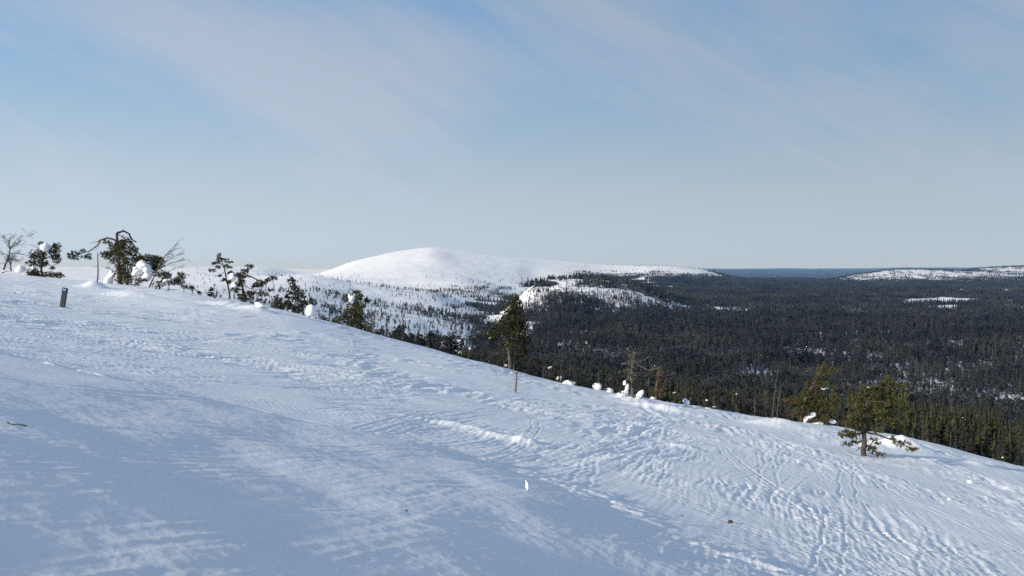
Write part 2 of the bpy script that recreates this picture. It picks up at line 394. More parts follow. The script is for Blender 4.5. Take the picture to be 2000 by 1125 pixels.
def near_relief(x, y, q, p):
    qc = 6.4 - 1.15 * np.logaddexp(0, (p - 10.5) / 0.8) * 0.8
    smooth = sstep(qc - q + 1.6 * fbm(x * 0.35, y * 0.35, 3, 15), -1.2, 2.2)                                  # packed, shaded bank in front
    band = sstep(np.interp(p, [0, 7, 13, 19, 24, 28, 40], [7, 7.5, 9.3, 7.9, 5.0, -0.8, -12]) - q, -0.8, 1.0) * (1 - smooth)
    patch = sstep(fbm(x * 0.20, y * 0.11, 3, 41), -0.40, 0.30)
    rough = (1 - 0.84 * smooth) * (1 - 0.45 * band) * (0.30 + 1.25 * patch)
    z = 0
    # wind ribs and old ski scrapings, two directions
    cell = y * 1.7e-3
    for ang, w1, w2, amp, sd, ridged in ((75, 1.0, 0.065, 0.0065, 51, 0), (73, 2.4, 0.11, 0.013, 53, 1), (70, 3.6, 0.19, 0.018, 55, 1), (33, 2.2, 0.10, 0.010, 57, 1), (42, 3.8, 0.24, 0.013, 59, 0), (66, 8.0, 0.50, 0.022, 61, 0), (25, 6.0, 0.40, 0.015, 63, 0), (80, 4.5, 0.62, 0.036, 65, 1), (15, 4.0, 0.55, 0.030, 67, 0)):
        warp = 0.16 * fbm(x * 0.22, y * 0.22, 3, sd + 1)
        a, b = math.cos(R(ang)) * x + math.sin(R(ang)) * y, -math.sin(R(ang)) * x + math.cos(R(ang)) * y + warp
        n = perlin(a / w1, b / w2, sd)
        n = (0.45 - np.abs(n) * 1.6) if ridged else n + 0.5 * perlin(a / w1 * 2.1, b / w2 * 2.1, sd + 2)
        pm = sstep(fbm(x * 0.3, y * 0.17, 3, sd + 7), -0.40, 0.40)
        far_only = sstep(y, 14, 30) if sd >= 65 else 1.0          # broad scour marks of the open upper slope
        z = z + (1.2 if sd <= 57 else 1.55 if sd >= 65 else 0.85) * amp * n * rough * pm * sstep(w2 / cell, 1.2, 3.0) * far_only
    # fine crust and crumbs
    z = z + 0.005 * fbm(x * 2.6, y * 2.6, 3, 71) * (0.18 + 0.9 * rough)
    z = z + 0.0055 * fbm(x * 8, y * 8, 3, 75) * (0.22 + 0.95 * rough)
    z = z + 0.016 * fbm(x * 0.9, y * 0.9, 4, 77) * (0.20 + 0.5 * rough)
    cr = fbm(x * 3.2, y * 2.2, 3, 81)
    z = z + 0.011 * sstep(cr, 0.45, 0.62) * rough * sstep(fbm(x * 0.35, y * 0.3, 2, 85), 0.0, 0.4)
    # broken crust along the lip of the bank
    lip = np.exp(-((qc - q + 0.1) / 0.5) ** 2)
    z = z + 0.035 * lip * sstep(fbm(x * 1.1, y * 3.0, 4, 91), 0.05, 0.35)
    # ski grooves
    g = np.random.default_rng(4)
    for i in range(150):
        x0, y0 = g.uniform(-22, 18), g.uniform(5, 34)
        ang = R(g.choice([g.normal(72, 9), g.normal(30, 14), g.normal(120, 20)], p=[0.5, 0.38, 0.12]))
        L, kur, wd, dp = g.uniform(3, 11), g.uniform(-0.014, 0.014), g.uniform(0.018, 0.04), g.uniform(0.006, 0.016)
        bx = (np.abs(x - x0) < L) & (np.abs(y - y0) < L)
        if not bx.any():
            continue
        xa, ya = x[bx] - x0, y[bx] - y0
        a, b = math.cos(ang) * xa + math.sin(ang) * ya, -math.sin(ang) * xa + math.cos(ang) * ya
        b = b - kur * a * a - 0.06 * perlin(a * 0.7, a * 0 + i, 3)
        fade = sstep(L - np.abs(a), 0, L * 0.4)
        gv = np.zeros_like(a)
        for off in (0.0, g.uniform(0.16, 0.4)):
            t = (b - off) / wd
            gv += dp * (-np.exp(-t * t) + 0.55 * np.exp(-(np.abs(t) - 1.9) ** 2 * 1.6))
        z[bx] = z[bx] + gv * fade * (0.9 - 0.5 * smooth[bx])
    return z

# near grid (fan of cells that shrink towards the viewer)
NU, ND = 900, 960
gU = np.linspace(-0.76, 0.76, NU)
gD = np.exp(np.linspace(math.log(2.4), math.log(170.0), ND))
XX, YY = gU[None, :] * gD[:, None], np.repeat(gD[:, None], NU, 1)
zb, sgn, qq, pp = near_base(XX, YY)
ztab = table_grid(gU, np.maximum(gD, 150.0)) / np.maximum(gD, 150.0)[:, None] * gD[:, None]
wmix = sstep(sgn, 4, 75)
wmix = np.maximum(wmix, sstep(YY, 110, 160))
def drift_z(x, y):
    z = np.zeros_like(x)
    for k, (px, py, d, rx, ry, hh) in enumerate(DRIFTS):
        u, _ = ray(px, py)
        dx, dy = (x - u * d), (y - d)
        wob = 1 + 0.25 * perlin(x * 1.3 / max(rx, .4), y * 1.3 / max(ry, .4), k)
        z += hh * np.exp(-((dx / rx) ** 2 + (dy / ry) ** 2) * wob)
    return z
znear = zb * (1 - wmix) + ztab * wmix
# match the brow line of the slope
sil = (np.where(sgn < 45, znear, -1e9) / YY).max(0)
tgt = vof(np.interp(gU, [ray(a, b)[0] for a, b in RIDGE], [b for a, b in RIDGE]))
edge_y = EDGE_D / np.maximum(EDGE_N[1] + EDGE_N[0] * gU, 0.3)
for it in range(4):
    dv = tgt - (np.where(sgn < 45, znear, -1e9) / YY).max(0)
    k = np.ones(61) / 61
    dv = np.convolve(np.pad(dv, 30, mode='edge'), k, 'valid')
    wgt = sstep(YY / edge_y[None, :], 0.25, 1.0)
    znear = znear + dv[None, :] * YY * wgt * (1 - sstep(YY, 110, 165))
print('brow fit before %.4f after %.4f' % (np.abs(tgt - sil).max(), np.abs(dv).max()))
ZN = znear + (near_relief(XX, YY, qq, pp) + drift_z(XX, YY)) * (1 - sstep(YY, 100, 150)) 

def grid_faces(nr, nc):
    i = np.arange(nr * nc).reshape(nr, nc)
    return np.stack([i[:-1, :-1], i[:-1, 1:], i[1:, 1:], i[1:, :-1]], -1).reshape(-1, 4)
slope = obj('snow_slope', mesh_np('snow_slope', np.stack([XX, YY, ZN], -1).reshape(-1, 3), grid_faces(ND, NU), M_SNOW, True))
tag(slope, 'wind-scoured ski-tracked snow slope falling to the right', kind='structure')

# far grid: valley, fells, horizon
MU, MD = 640, 360
fU = np.linspace(-0.84, 0.86, MU)
fD = np.exp(np.linspace(math.log(165.0), math.log(25000.0), MD))
FX, FY = fU[None, :] * fD[:, None], np.repeat(fD[:, None], MU, 1)
FZ = table_grid(fU, fD)
rel = np.clip(FY / 2500, 0.05, 1.0)
nzz = fbm(FX / 420, FY / 420, 5, 101)
FZ = FZ + 22 * fbm(FX / 2600, FY / 2600, 3, 171) * sstep(FY, 9000, 15000) + 1.6 * (0.4 - np.abs(fbm(FX / 260 + 3.1, FY / 420, 4, 151))) * sstep(FY, 2300, 3000) * (1 - sstep(FY, 6000, 8000)) + 7.0 * nzz * rel * sstep(FY, 250, 900) * (1 - 0.55 * sstep(FY, 2500, 3600) - 0.2 * sstep(FY, 6000, 9000)) + 1.5 * fbm(FX / 60, FY / 60, 3, 131) * sstep(FY, 200, 500) * (1 - sstep(FY, 2600, 5000))
# knolls
def knoll(px, py, d, rx, ry, h):
    global FZ
    u, _ = ray(px, py)
    FZ = FZ + h * np.exp(-((FX - u * d) / rx) ** 2 - ((FY - d) / ry) ** 2)
knoll(908, 665, 720, 24, 40, 4)
blend0 = sstep(FY, 165, 200)
def interp_near(x, y):
    u = np.clip(x / y, gU[0], gU[-1]); d = np.clip(y, gD[0], gD[-1])
    fi = (u - gU[0]) / (gU[1] - gU[0]); fj = np.log(d / gD[0]) / math.log(gD[1] / gD[0])
    i, j = np.clip(fi.astype(int), 0, NU - 2), np.clip(fj.astype(int), 0, ND - 2)
    a, b = fi - i, fj - j
    return (ZN[j, i] * (1 - a) + ZN[j, i + 1] * a) * (1 - b) + (ZN[j + 1, i] * (1 - a) + ZN[j + 1, i + 1] * a) * b
FZ[:3] -= 0.3
def interp_far(x, y):
    u = np.clip(x / y, fU[0], fU[-1]); d = np.clip(y, fD[0], fD[-1])
    fi = (u - fU[0]) / (fU[1] - fU[0]); fj = np.log(d / fD[0]) / math.log(fD[1] / fD[0])
    i, j = np.clip(fi.astype(int), 0, MU - 2), np.clip(fj.astype(int), 0, MD - 2)
    a, b = fi - i, fj - j
    return (FZ[j, i] * (1 - a) + FZ[j, i + 1] * a) * (1 - b) + (FZ[j + 1, i] * (1 - a) + FZ[j + 1, i + 1] * a) * b
def ground(x, y):
    x, y = np.atleast_1d(np.asarray(x, float)), np.atleast_1d(np.asarray(y, float))
    return np.where(y < 167, interp_near(x, y), interp_far(x, y))

# lakes: level white sheets in the woods (photo ellipses; also kept free of trees)
LAKES = [(1840, 587, 84, 5.2), (1850, 599, 44, 4.0), (1990, 696, 28, 6), (1900, 613, 16, 2.0), (1567, 545.5, 9, 1.1), (1612, 545.5, 14, 1.1), (1876, 566, 12, 1.3), (1965, 567, 12, 2), (1985, 601, 12, 2)]
def in_lake(px, py):
    m = np.zeros(np.shape(px), bool)
    for a, b, c, d in LAKES:
        m |= ((px - a) / c) ** 2 + ((py - b) / d) ** 2 + 0.5 * perlin(px * 0.06, py * 0.4, 9) < 1
    return m

def cover(x, y, px, py):
    """how thickly the ground is wooded, 0..1"""
    d = y
    n1 = fbm(x / 160, y / 160, 3, 201)
    n2 = fbm(x / 45, y / 45, 3, 211)
    n = 0.6 * n1 + 0.55 * n2
    c = np.zeros_like(px)
    # valley forest to the right
    val = sstep(px, 930, 1040)
    c = np.maximum(c, val * (0.84 + 0.42 * n1 + 0.16 * n2))
    # bench below the fell
    bench = (px < 1040) & (d < 2300)
    bd = np.interp(px, [200, 400, 560, 650, 750, 900, 960, 1010], [0.012, 0.018, 0.03, 0.06, 0.10, 0.22, 0.5, 0.85])
    row = np.interp(d, [150, 500, 900, 1250, 1400, 1700, 1850, 2300], [1.2, 1.2, 1.0, 0.9, 0.55, 0.7, 1.7, 0.25])
    bc = bd * row * sstep(n, -0.45, 0.55) * 2.0
    bc = np.where((px > 640) & (px < 900) & (d > 600) & (d < 1000), np.maximum(bc, 0.24 * sstep(n, -0.5, 0.4)), bc)
    bc = np.where((px > 780) & (px < 1010) & (d > 1150) & (d < 1800), np.maximum(bc, 0.22 * sstep(n, -0.6, 0.2)), bc)
    bc = np.where((((px - 860) / 34) ** 2 + ((py - 662) / 26) ** 2) < 1, bc * 0.25, bc)
    bc = np.where((((px - 908) / 22) ** 2 + ((py - 664) / 22) ** 2) < 1, bc * 0.35, bc)
    c = np.where(bench, bc, c)
    # fell: bare top, thin trees on the flanks
    fell = (px < 1130) & (d >= 2300) & (d < 5600)
    fc = np.interp(py, [484, 520, 532, 545, 560, 580], [0.0, 0.004, 0.012, 0.04, 0.12, 0.25]) * np.interp(px, [600, 850, 930, 1000], [0.35, 0.5, 1.6, 1.8]) * sstep(n, -0.6, 0.3)
    c = np.where(fell, fc, c)
    # forested knob with snowy glades
    kn = sstep(px + 18 * n2, 1000, 1020) * (1 - sstep(px + 40 * n2, 1270, 1330)) * sstep(d + 60 * n1, 1060, 1180) * (1 - sstep(d, 1490, 1530))
    kc = np.interp(py + 10 * n2, [538, 548, 560, 575, 600, 618], [1.0, 0.85, 0.45, 0.36, 0.55, 1.0]) * sstep(n, -0.55, 0.12) * 1.2 * np.interp(d, [1380, 1450, 1500], [1.0, 1.8, 2.4])
    c = c * (1 - kn) + np.maximum(kc, 0.34) * kn
    gl = fbm(x / 330 + 7.7, y / 150, 3, 221)
    c = np.where(val > 0.5, c * (1 - 0.75 * sstep(gl, 0.42, 0.62) * sstep(n2, -0.5, 0.2)), c)
    # glades
    for gx, gy, rx, ry, k in ((1095, 682, 70, 14, 0.22), (1300, 633, 24, 8, 0.12), (1190, 621, 40, 4, 0.4), (1450, 640, 60, 14, 0.62), (1850, 740, 110, 16, 0.68), (1250, 700, 60, 14, 0.7), (975, 633, 22, 6, 0.2), (1210, 643, 40, 5, .5), (1840, 612, 60, 3, .5)):
        w = np.exp(-(((px - gx) / rx) ** 2 + ((py - gy) / ry) ** 2) ** 2)
        c = c * (1 - w * (1 - k) * sstep(n2, -0.7, 0.2))
    bk = (px > 1000) & (px < 1160) & (d > 1510) & (d < 3000)
    c = np.where(bk, c * np.interp(px, [1000, 1060, 1160], [0.04, 0.12, 0.7]) * sstep(n, -0.6, 0.3), c)
    # long ridge behind
    rid = (px > 1010) & (px < 1470) & (d > 3000) & (d < 7000) & ((px > 1125) | (d > 4300))
    rc = np.interp(py, [505, 516, 526, 534, 541, 546], [0.0, 0.01, 0.06, 0.22, 0.6, 1.0]) * sstep(n1, -0.9, 0.2)
    c = np.where(rid, np.where(d > 4600, rc * 0.3, rc), c)
    # low fell on the right
    rf = (px > 1640) & (d > 3700) & (d < 6600)
    rfc = np.interp(py + 6 * n2, [516, 530, 541, 549, 555], [0.18, 0.24, 0.36, 0.7, 1.0]) * sstep(n, -0.75, 0.30) * np.interp(px, [1640, 1680], [1.4, 0.85])
    rfc = np.where(d > 5050, rfc * np.interp(px, [1650, 1900, 1960], [1.8, 1.6, 0.9]), rfc)
    c = np.where(rf, rfc, c)
    c = np.where((px < 560) & (d > 3000), 0.02, c)
    c = np.where((px < 1060) & (d > 4400), 0.0, c)
    return np.clip(np.where(in_lake(px, py), 0, c), 0, 1)

fpx, fpy = project(FX, FY, FZ)
fcov = cover(FX, FY, fpx, fpy)
wood = fcov * sstep(FY, 300, 1200) * 0.62
wood = np.where(FY > 5600, fcov, wood)
wood = np.where((FY > 6500) & (fpx > 1380), np.maximum(wood, 0.95 - 0.5 * in_lake(fpx, fpy)), wood)
wood = np.where(in_lake(fpx, fpy), 0, wood)
me = mesh_np('fell_valley_terrain', np.stack([FX, FY, FZ], -1).reshape(-1, 3), grid_faces(MD, MU), M_FAR, True)
at = me.attributes.new('wood', 'FLOAT', 'POINT')
at.data.foreach_set('value', wood.astype(np.float32).ravel())
terr = tag(obj('fell_valley_terrain', me), 'snowy fells and wooded valley reaching to the horizon', kind='structure')

# the hill goes on beside and behind the viewer
def hill_around():
    th = np.linspace(R(37.4), R(360 - 37.4), 150)
    rr = np.concatenate([[0.0], np.exp(np.linspace(math.log(1.5), math.log(4000), 90))])
    x, y = np.sin(th)[None, :] * rr[:, None], np.cos(th)[None, :] * rr[:, None]
    pl = A_ * x + B_ * y
    zf = -H_ + np.where(pl > 0, 45 * np.tanh(pl / 45), 88 * np.tanh(pl / 88)) - 0.5
    zn = near_base(x, y)[0] - 0.03
    w = sstep(rr, 40, 140)[:, None]
    z = zn * (1 - w) + zf * w
    V1, F1 = np.stack([x, y, z], -1).reshape(-1, 3), grid_faces(*x.shape)[:, ::-1]
    ft, fr = np.linspace(-R(37.6), R(37.6), 24), np.array([0.0, 0.8, 1.6, 2.5, 3.3])      # the ground at the viewer's feet
    xf, yf = np.sin(ft)[None, :] * fr[:, None], np.cos(ft)[None, :] * fr[:, None]
    V2, F2 = np.stack([xf, yf, near_base(xf, yf)[0] - 0.06], -1).reshape(-1, 3), grid_faces(*xf.shape)[:, ::-1] + len(V1)
    x, y, z = None, None, None
    o = obj('hill_around', mesh_np('hill_around', np.concatenate([V1, V2]), np.concatenate([F1, F2]), M_SNOW, True))
    tag(o, 'snowy hill continuing beside and behind the slope', kind='structure')
    return o
hill_around()

# ------------------------------------------------------------------ plant building
class MB:
    """collects triangles"""
    def __init__(self):
        self.v, self.f = [], []
    def tube(self, pts, r0, r1, sides=5):
        pts = [Vector(p) for p in pts]
        n = len(pts)
        base = len(self.v)
        for i, p in enumerate(pts):
            t = (pts[min(i + 1, n - 1)] - pts[max(i - 1, 0)])
            if t.length < 1e-6:
                t = Vector((0, 0, 1))
            t.normalize()
            a = t.orthogonal().normalized(); b = t.cross(a)
            r = r0 + (r1 - r0) * i / max(n - 1, 1)
            for k in range(sides):
                an = 2 * math.pi * k / sides
                self.v.append(tuple(p + a * (r * math.cos(an)) + b * (r * math.sin(an))))
        for i in range(n - 1):
            for k in range(sides):
                a0, a1 = base + i * sides + k, base + i * sides + (k + 1) % sides
                self.f += [(a0, a1, a1 + sides), (a0, a1 + sides, a0 + sides)]
        tip = len(self.v); self.v.append(tuple(pts[-1]))
        for k in range(sides):
            self.f.append((base + (n - 1) * sides + k, base + (n - 1) * sides + (k + 1) % sides, tip))
        return self
    def blade(self, p, d, L, w, rg):
        d = d.normalized()
        s = d.orthogonal().normalized()
        s.rotate(__import__('mathutils').Quaternion(d, rg.uniform(0, 6.28)))
        b = len(self.v)
        self.v += [tuple(p + s * w * 0.5), tuple(p - s * w * 0.5), tuple(p + d * L)]
        self.f.append((b, b + 1, b + 2))
    def tuft(self, p, d, n, L, w, rg):
        for _ in range(n):
            r = Vector((rg.gauss(0, 1), rg.gauss(0, 1), rg.gauss(0, 1)))
            self.blade(p, d * 0.75 + r.normalized(), L * rg.uniform(0.6, 1.1), w, rg)
    def mesh(self, name, mat, smooth=False):
        return mesh_np(name, np.array(self.v), np.array(self.f), mat, smooth)

def ico_lump(name, rx, ry, rz, seed, mat=None, rough=0.30, sub=3):
    import bmesh
    bm = bmesh.new()
    bmesh.ops.create_icosphere(bm, subdivisions=sub, radius=1.0)
    P = np.array([v.co[:] for v in bm.verts])
    rs = np.random.default_rng(seed)
    n = np.ones(len(P))
    for fr, am in ((1.2, 0.45), (2.1, 0.4), (3.6, 0.28), (6.0, 0.14)):
        for _ in range(3):
            dv = rs.normal(size=3); dv *= fr / np.linalg.norm(dv)
            n += rough * am * np.sin(P @ dv + rs.uniform(0, 6.28))
    sh = 0.25 * rs.normal()
    for v, k in zip(bm.verts, n):
        v.co = Vector((v.co.x * rx * k + sh * v.co.z * rx, v.co.y * ry * k, v.co.z * rz * k))
    me = bpy.data.meshes.new(name)
    bm.to_mesh(me); bm.free()
    me.polygons.foreach_set('use_smooth', np.ones(len(me.polygons), bool))
    me.materials.append(mat or M_CLUMP)
    return me

def lumps(name, parts, mat=None):
    """one mesh of several sunken-together snow lumps: (x, y, z, rx, ry, rz, seed)"""
    import bmesh
    bm = bmesh.new()
    for (x, y, z, rx, ry, rz, sd) in parts:
        me = ico_lump('t', rx, ry, rz, sd, rough=0.46, sub=2)
        me.transform(__import__('mathutils').Matrix.Translation((x, y, z)))
        bm.from_mesh(me)
        bpy.data.meshes.remove(me)
    me = bpy.data.meshes.new(name)
    bm.to_mesh(me); bm.free()
    me.polygons.foreach_set('use_smooth', np.ones(len(me.polygons), bool))
    me.materials.clear(); me.materials.append(mat or M_CLUMP)
    return me
def hit(px, py, dmax=160.0):
    """where the slope shows at a photo pixel; falls back to the brow"""
    u, v = ray(px, py)
    d = np.exp(np.linspace(math.log(2.5), math.log(dmax), 4000))
    z = interp_near(u * d, d)
    below = z >= v * d
    k = int(np.argmax(below)) if below.any() else int(np.argmax(z / d))
    return float(u * d[k]), float(d[k]), float(z[k])

def brow(px, extra=0.0):
    """the brow of the slope in a photo column, or that many metres further on"""
    u = (px - CX) / F
    d = np.exp(np.linspace(math.log(20), math.log(130), 3000))
    z = interp_near(u * d, d)
    k = int(np.argmax(np.where(EDGE_N[0] * u * d + EDGE_N[1] * d - EDGE_D < 30, z / d, -9)))
    dd = d[k] + extra
    return u * dd, dd, float(interp_near(np.array([u * dd]), np.array([dd]))[0])

def hero(name, label, cat, base_px, limbs, blobs, snow=(), twigs=(), zoom=None, at=None, bark=M_BARK, needle=M_NEEDLE, dens=1.0, blade=(0.20, 0.035), depth=0.8, seed=1, group=None, rscale=1.0, twig_r=0.012):
    """a tree from traced limbs: zoom = (x0, y0, k) turns sketch points to photo pixels; at = 'brow' extra metres or None for the slope"""
    rg = random.Random(seed)
    x0, y0, k = zoom or (0, 0, 1.0)
    T = lambda p: (x0 + p[0] * k, y0 + p[1] * k)
    bpx, bpy_ = T(base_px)
    X, Y, Z = hit(bpx, bpy_) if at is None else brow(bpx, at)
    mpp = Y / F                                             # metres for one photo pixel there
    gz = project(X, Y, Z)[1]
    lift = 0.0
    def loc(p, dy=0.0):
        a, b = T(p)
        return Vector(((a - bpx) * mpp, dy, (bpy_ - b) * mpp - 0.0))
    root = bpy.data.objects.new(name, None)
    COL.objects.link(root)
    zz = Z if at is None else Y * vof(bpy_)                 # keep the traced root where it shows
    root.location = (X, Y, zz)
    below = max(0.0, zz - Z)
    tag(root, label, cat, group)
    allpts = []
    for li, L in enumerate(limbs):
        pts, r0, r1 = L[0], L[1] * rscale, L[2] * rscale
        dys = 0.0
        V = []
        amp = 0 if li == 0 else rg.uniform(-0.6, 0.6)
        n = len(pts)
        for i, p in enumerate(pts):
            span = math.hypot((p[0] - pts[0][0]), (p[1] - pts[0][1])) * k * mpp
            V.append(loc(p, amp * span))
        if li == 0:
            V.insert(0, V[0] - Vector((0, 0, 0.25 + below)))
        # finer, slightly wandering line
        W = []
        for i in range(len(V) - 1):
            for s in range(3):
                t = s / 3
                q = V[i].lerp(V[i + 1], t)
                if s:
                    j = (V[i + 1] - V[i]).length * 0.05
                    q += Vector((rg.uniform(-j, j), rg.uniform(-j, j), rg.uniform(-j, j)))
                W.append(q)
        W.append(V[-1])
        m = MB().tube(W, r0, r1, 7 if li == 0 else 5)
        obj('trunk' if li == 0 else 'branch', m.mesh('limb', bark, True), root)
        allpts += W
    if twigs:
        m = MB()
        for (li, n, L, spread, dirx, dirz) in twigs:
            pts = limbs[li][0]
            for _ in range(n):
                i = rg.randrange(len(pts) - 1); t = rg.random()
                a, b = loc(pts[i]), loc(pts[i + 1])
                p = a.lerp(b, t)
                d = Vector((dirx + rg.gauss(0, spread), rg.gauss(0, spread + 0.2), dirz + rg.gauss(0, spread))).normalized()
                ln = L * k * mpp * rg.uniform(0.4, 1.1)
                c1 = p + d * ln * 0.5 + Vector((0, 0, 0.06 * ln))
                e = p + d * ln + Vector((0, 0, rg.uniform(-0.05, 0.25) * ln))
                m.tube([p, c1, e], twig_r, twig_r * 0.45, 3)
                for _q in range(3):
                    d2 = (d + Vector((rg.gauss(0, 0.5), rg.gauss(0, 0.5), rg.gauss(0, 0.5)))).normalized()
                    s = p.lerp(e, rg.uniform(0.35, 0.9))
                    m.tube([s, s + d2 * ln * rg.uniform(0.2, 0.45)], twig_r * 0.6, twig_r * 0.35, 3)
        obj('twigs', m.mesh('twigs', bark), root)['kind'] = 'stuff'
    if blobs:
        m, tw = MB(), MB()
        BL, BW = blade
        for bl in blobs:
            cx, cy, rx, ry = bl[:4]
            dd = bl[4] if len(bl) > 4 else 1.0
            c = loc((cx, cy))
            ax, az = 1.14 * rx * k * mpp, 1.14 * ry * k * mpp
            near = min(allpts, key=lambda p: (p - c).length)
            cdy = near.y + rg.uniform(-1, 1) * depth * ax * 0.6
            c.y = cdy
            n = max(4, int(dd * dens * 15.0 * (ax * az) / (BL * BL) + 3))
            out = (c - near); out.z += 0.3 * out.length
            tw.tube([near, near.lerp(c, 0.5) + Vector((0, 0, 0.1 * az)), c], 0.03 * rscale, 0.012 * rscale, 4)
            for _ in range(n):
                while True:
                    o = Vector((rg.uniform(-1, 1), rg.uniform(-1, 1), rg.uniform(-1, 1)))
                    if o.length < 1:
                        break
                p = c + Vector((o.x * ax, o.y * max(ax, az) * depth, o.z * az))
                dr = (p - near).normalized() + Vector((0, 0, 0.35))
                if rg.random() < 0.3:
                    tw.tube([c.lerp(near, 0.3), p], 0.012 * rscale, 0.006, 3)
                m.tuft(p, dr.normalized(), 10, BL, BW * 1.35, rg)
        obj('needles', m.mesh('needles', needle), root)['kind'] = 'stuff'
        obj('twigs', tw.mesh('twigs', bark), root)['kind'] = 'stuff'
    for i, s in enumerate(snow):
        cx, cy, rx, ry = s[:4]
        c = loc((cx, cy), -0.25 * rx * k * mpp)
        a_, b_ = rx * k * mpp, ry * k * mpp
        P_ = [(0, 0, 0, a_ * 0.85, a_ * 0.75, b_ * 0.88, seed * 5 + i)] + [(rg.uniform(-0.55, 0.55) * a_, rg.uniform(-0.4, 0.1) * a_, rg.uniform(-0.6, 0.6) * b_, a_ * rg.uniform(0.35, 0.5), a_ * 0.4, b_ * rg.uniform(0.35, 0.5), seed * 7 + q) for q in range(4)]
        obj('snow_clump', lumps('snow_clump', P_), root, c)
    return root

Z1, Z2, Z4, Z6, Z8 = (0, 420, 0.2), (360, 460, 0.2), (740, 600, 0.2), (1050, 640, 0.2), (1430, 690, 0.2)

hero('bare_birch', 'bare spreading birch at the far left end of the snowy brow', 'tree', (30, 556), [
    ([(30, 556), (60, 470), (95, 400), (105, 330)], 0.13, 0.07), ([(112, 550), (112, 470), (100, 390)], 0.09, 0.06),
    ([(105, 330), (150, 290), (200, 250), (280, 200), (312, 205)], 0.06, 0.015), ([(105, 330), (70, 270), (50, 232), (15, 220)], 0.05, 0.015),
    ([(100, 380), (150, 370), (210, 390), (285, 420)], 0.05, 0.015), ([(95, 400), (40, 380), (0, 355)], 0.05, 0.015), ([(105, 330), (150, 305), (195, 275), (255, 292)], 0.045, 0.012),
    ([(80, 440), (150, 435), (195, 470)], 0.04, 0.012), ([(100, 340), (95, 280), (120, 230), (165, 195)], 0.04, 0.012), ([(60, 470), (10, 470), (-30, 500)], 0.04, 0.012)],
    [(100, 430, 55, 40, 0.35)], snow=[(42, 545, 16, 10)], twigs=[(2, 26, 75, 0.6, 0.4, 0.5), (3, 22, 70, 0.6, -0.3, 0.7), (4, 20, 70, 0.6, 0.6, 0.2), (5, 14, 60, 0.6, -0.7, 0.3), (6, 18, 65, 0.6, 0.6, 0.3), (8, 18, 60, 0.5, 0.2, 0.8), (7, 10, 60, .6, .6, 0), (0, 14, 80, 0.7, 0.3, 0.3)],
    zoom=Z1, at=1.0, bark=M_TWIG, needle=M_NEEDLE_D, seed=3, twig_r=0.02)
hero('snow_capped_pine', 'bushy pine with a snow cap beside the bare birch', 'tree', (412, 606), [
    ([(412, 606), (405, 520), (415, 440), (430, 395)], 0.16, 0.08), ([(415, 500), (330, 490), (255, 468)], 0.06, 0.02), ([(430, 430), (520, 400), (572, 345)], 0.06, 0.02),
    ([(420, 560), (520, 550), (635, 602)], 0.06, 0.02), ([(425, 410), (380, 320), (290, 285)], 0.05, 0.02), ([(430, 470), (490, 500), (540, 470)], 0.05, 0.02)],
    [(400, 390, 60, 50), (540, 370, 48, 55), (535, 305, 40, 28), (560, 430, 32, 38), (300, 475, 58, 28, 0.8), (480, 585, 110, 24), (600, 592, 42, 24), (345, 565, 60, 38), (320, 390, 40, 45, 0.5), (420, 470, 40, 40), (300, 580, 50, 18), (390, 280, 30, 14, 0.6), (525, 520, 30, 14, .7)],
    snow=[(455, 308, 46, 40), (212, 517, 46, 38), (330, 525, 26, 28), (345, 360, 14, 16)], zoom=Z1, at=1.5, bark=M_BARK_RED, needle=M_NEEDLE_D, seed=4, blade=(0.28, 0.05))
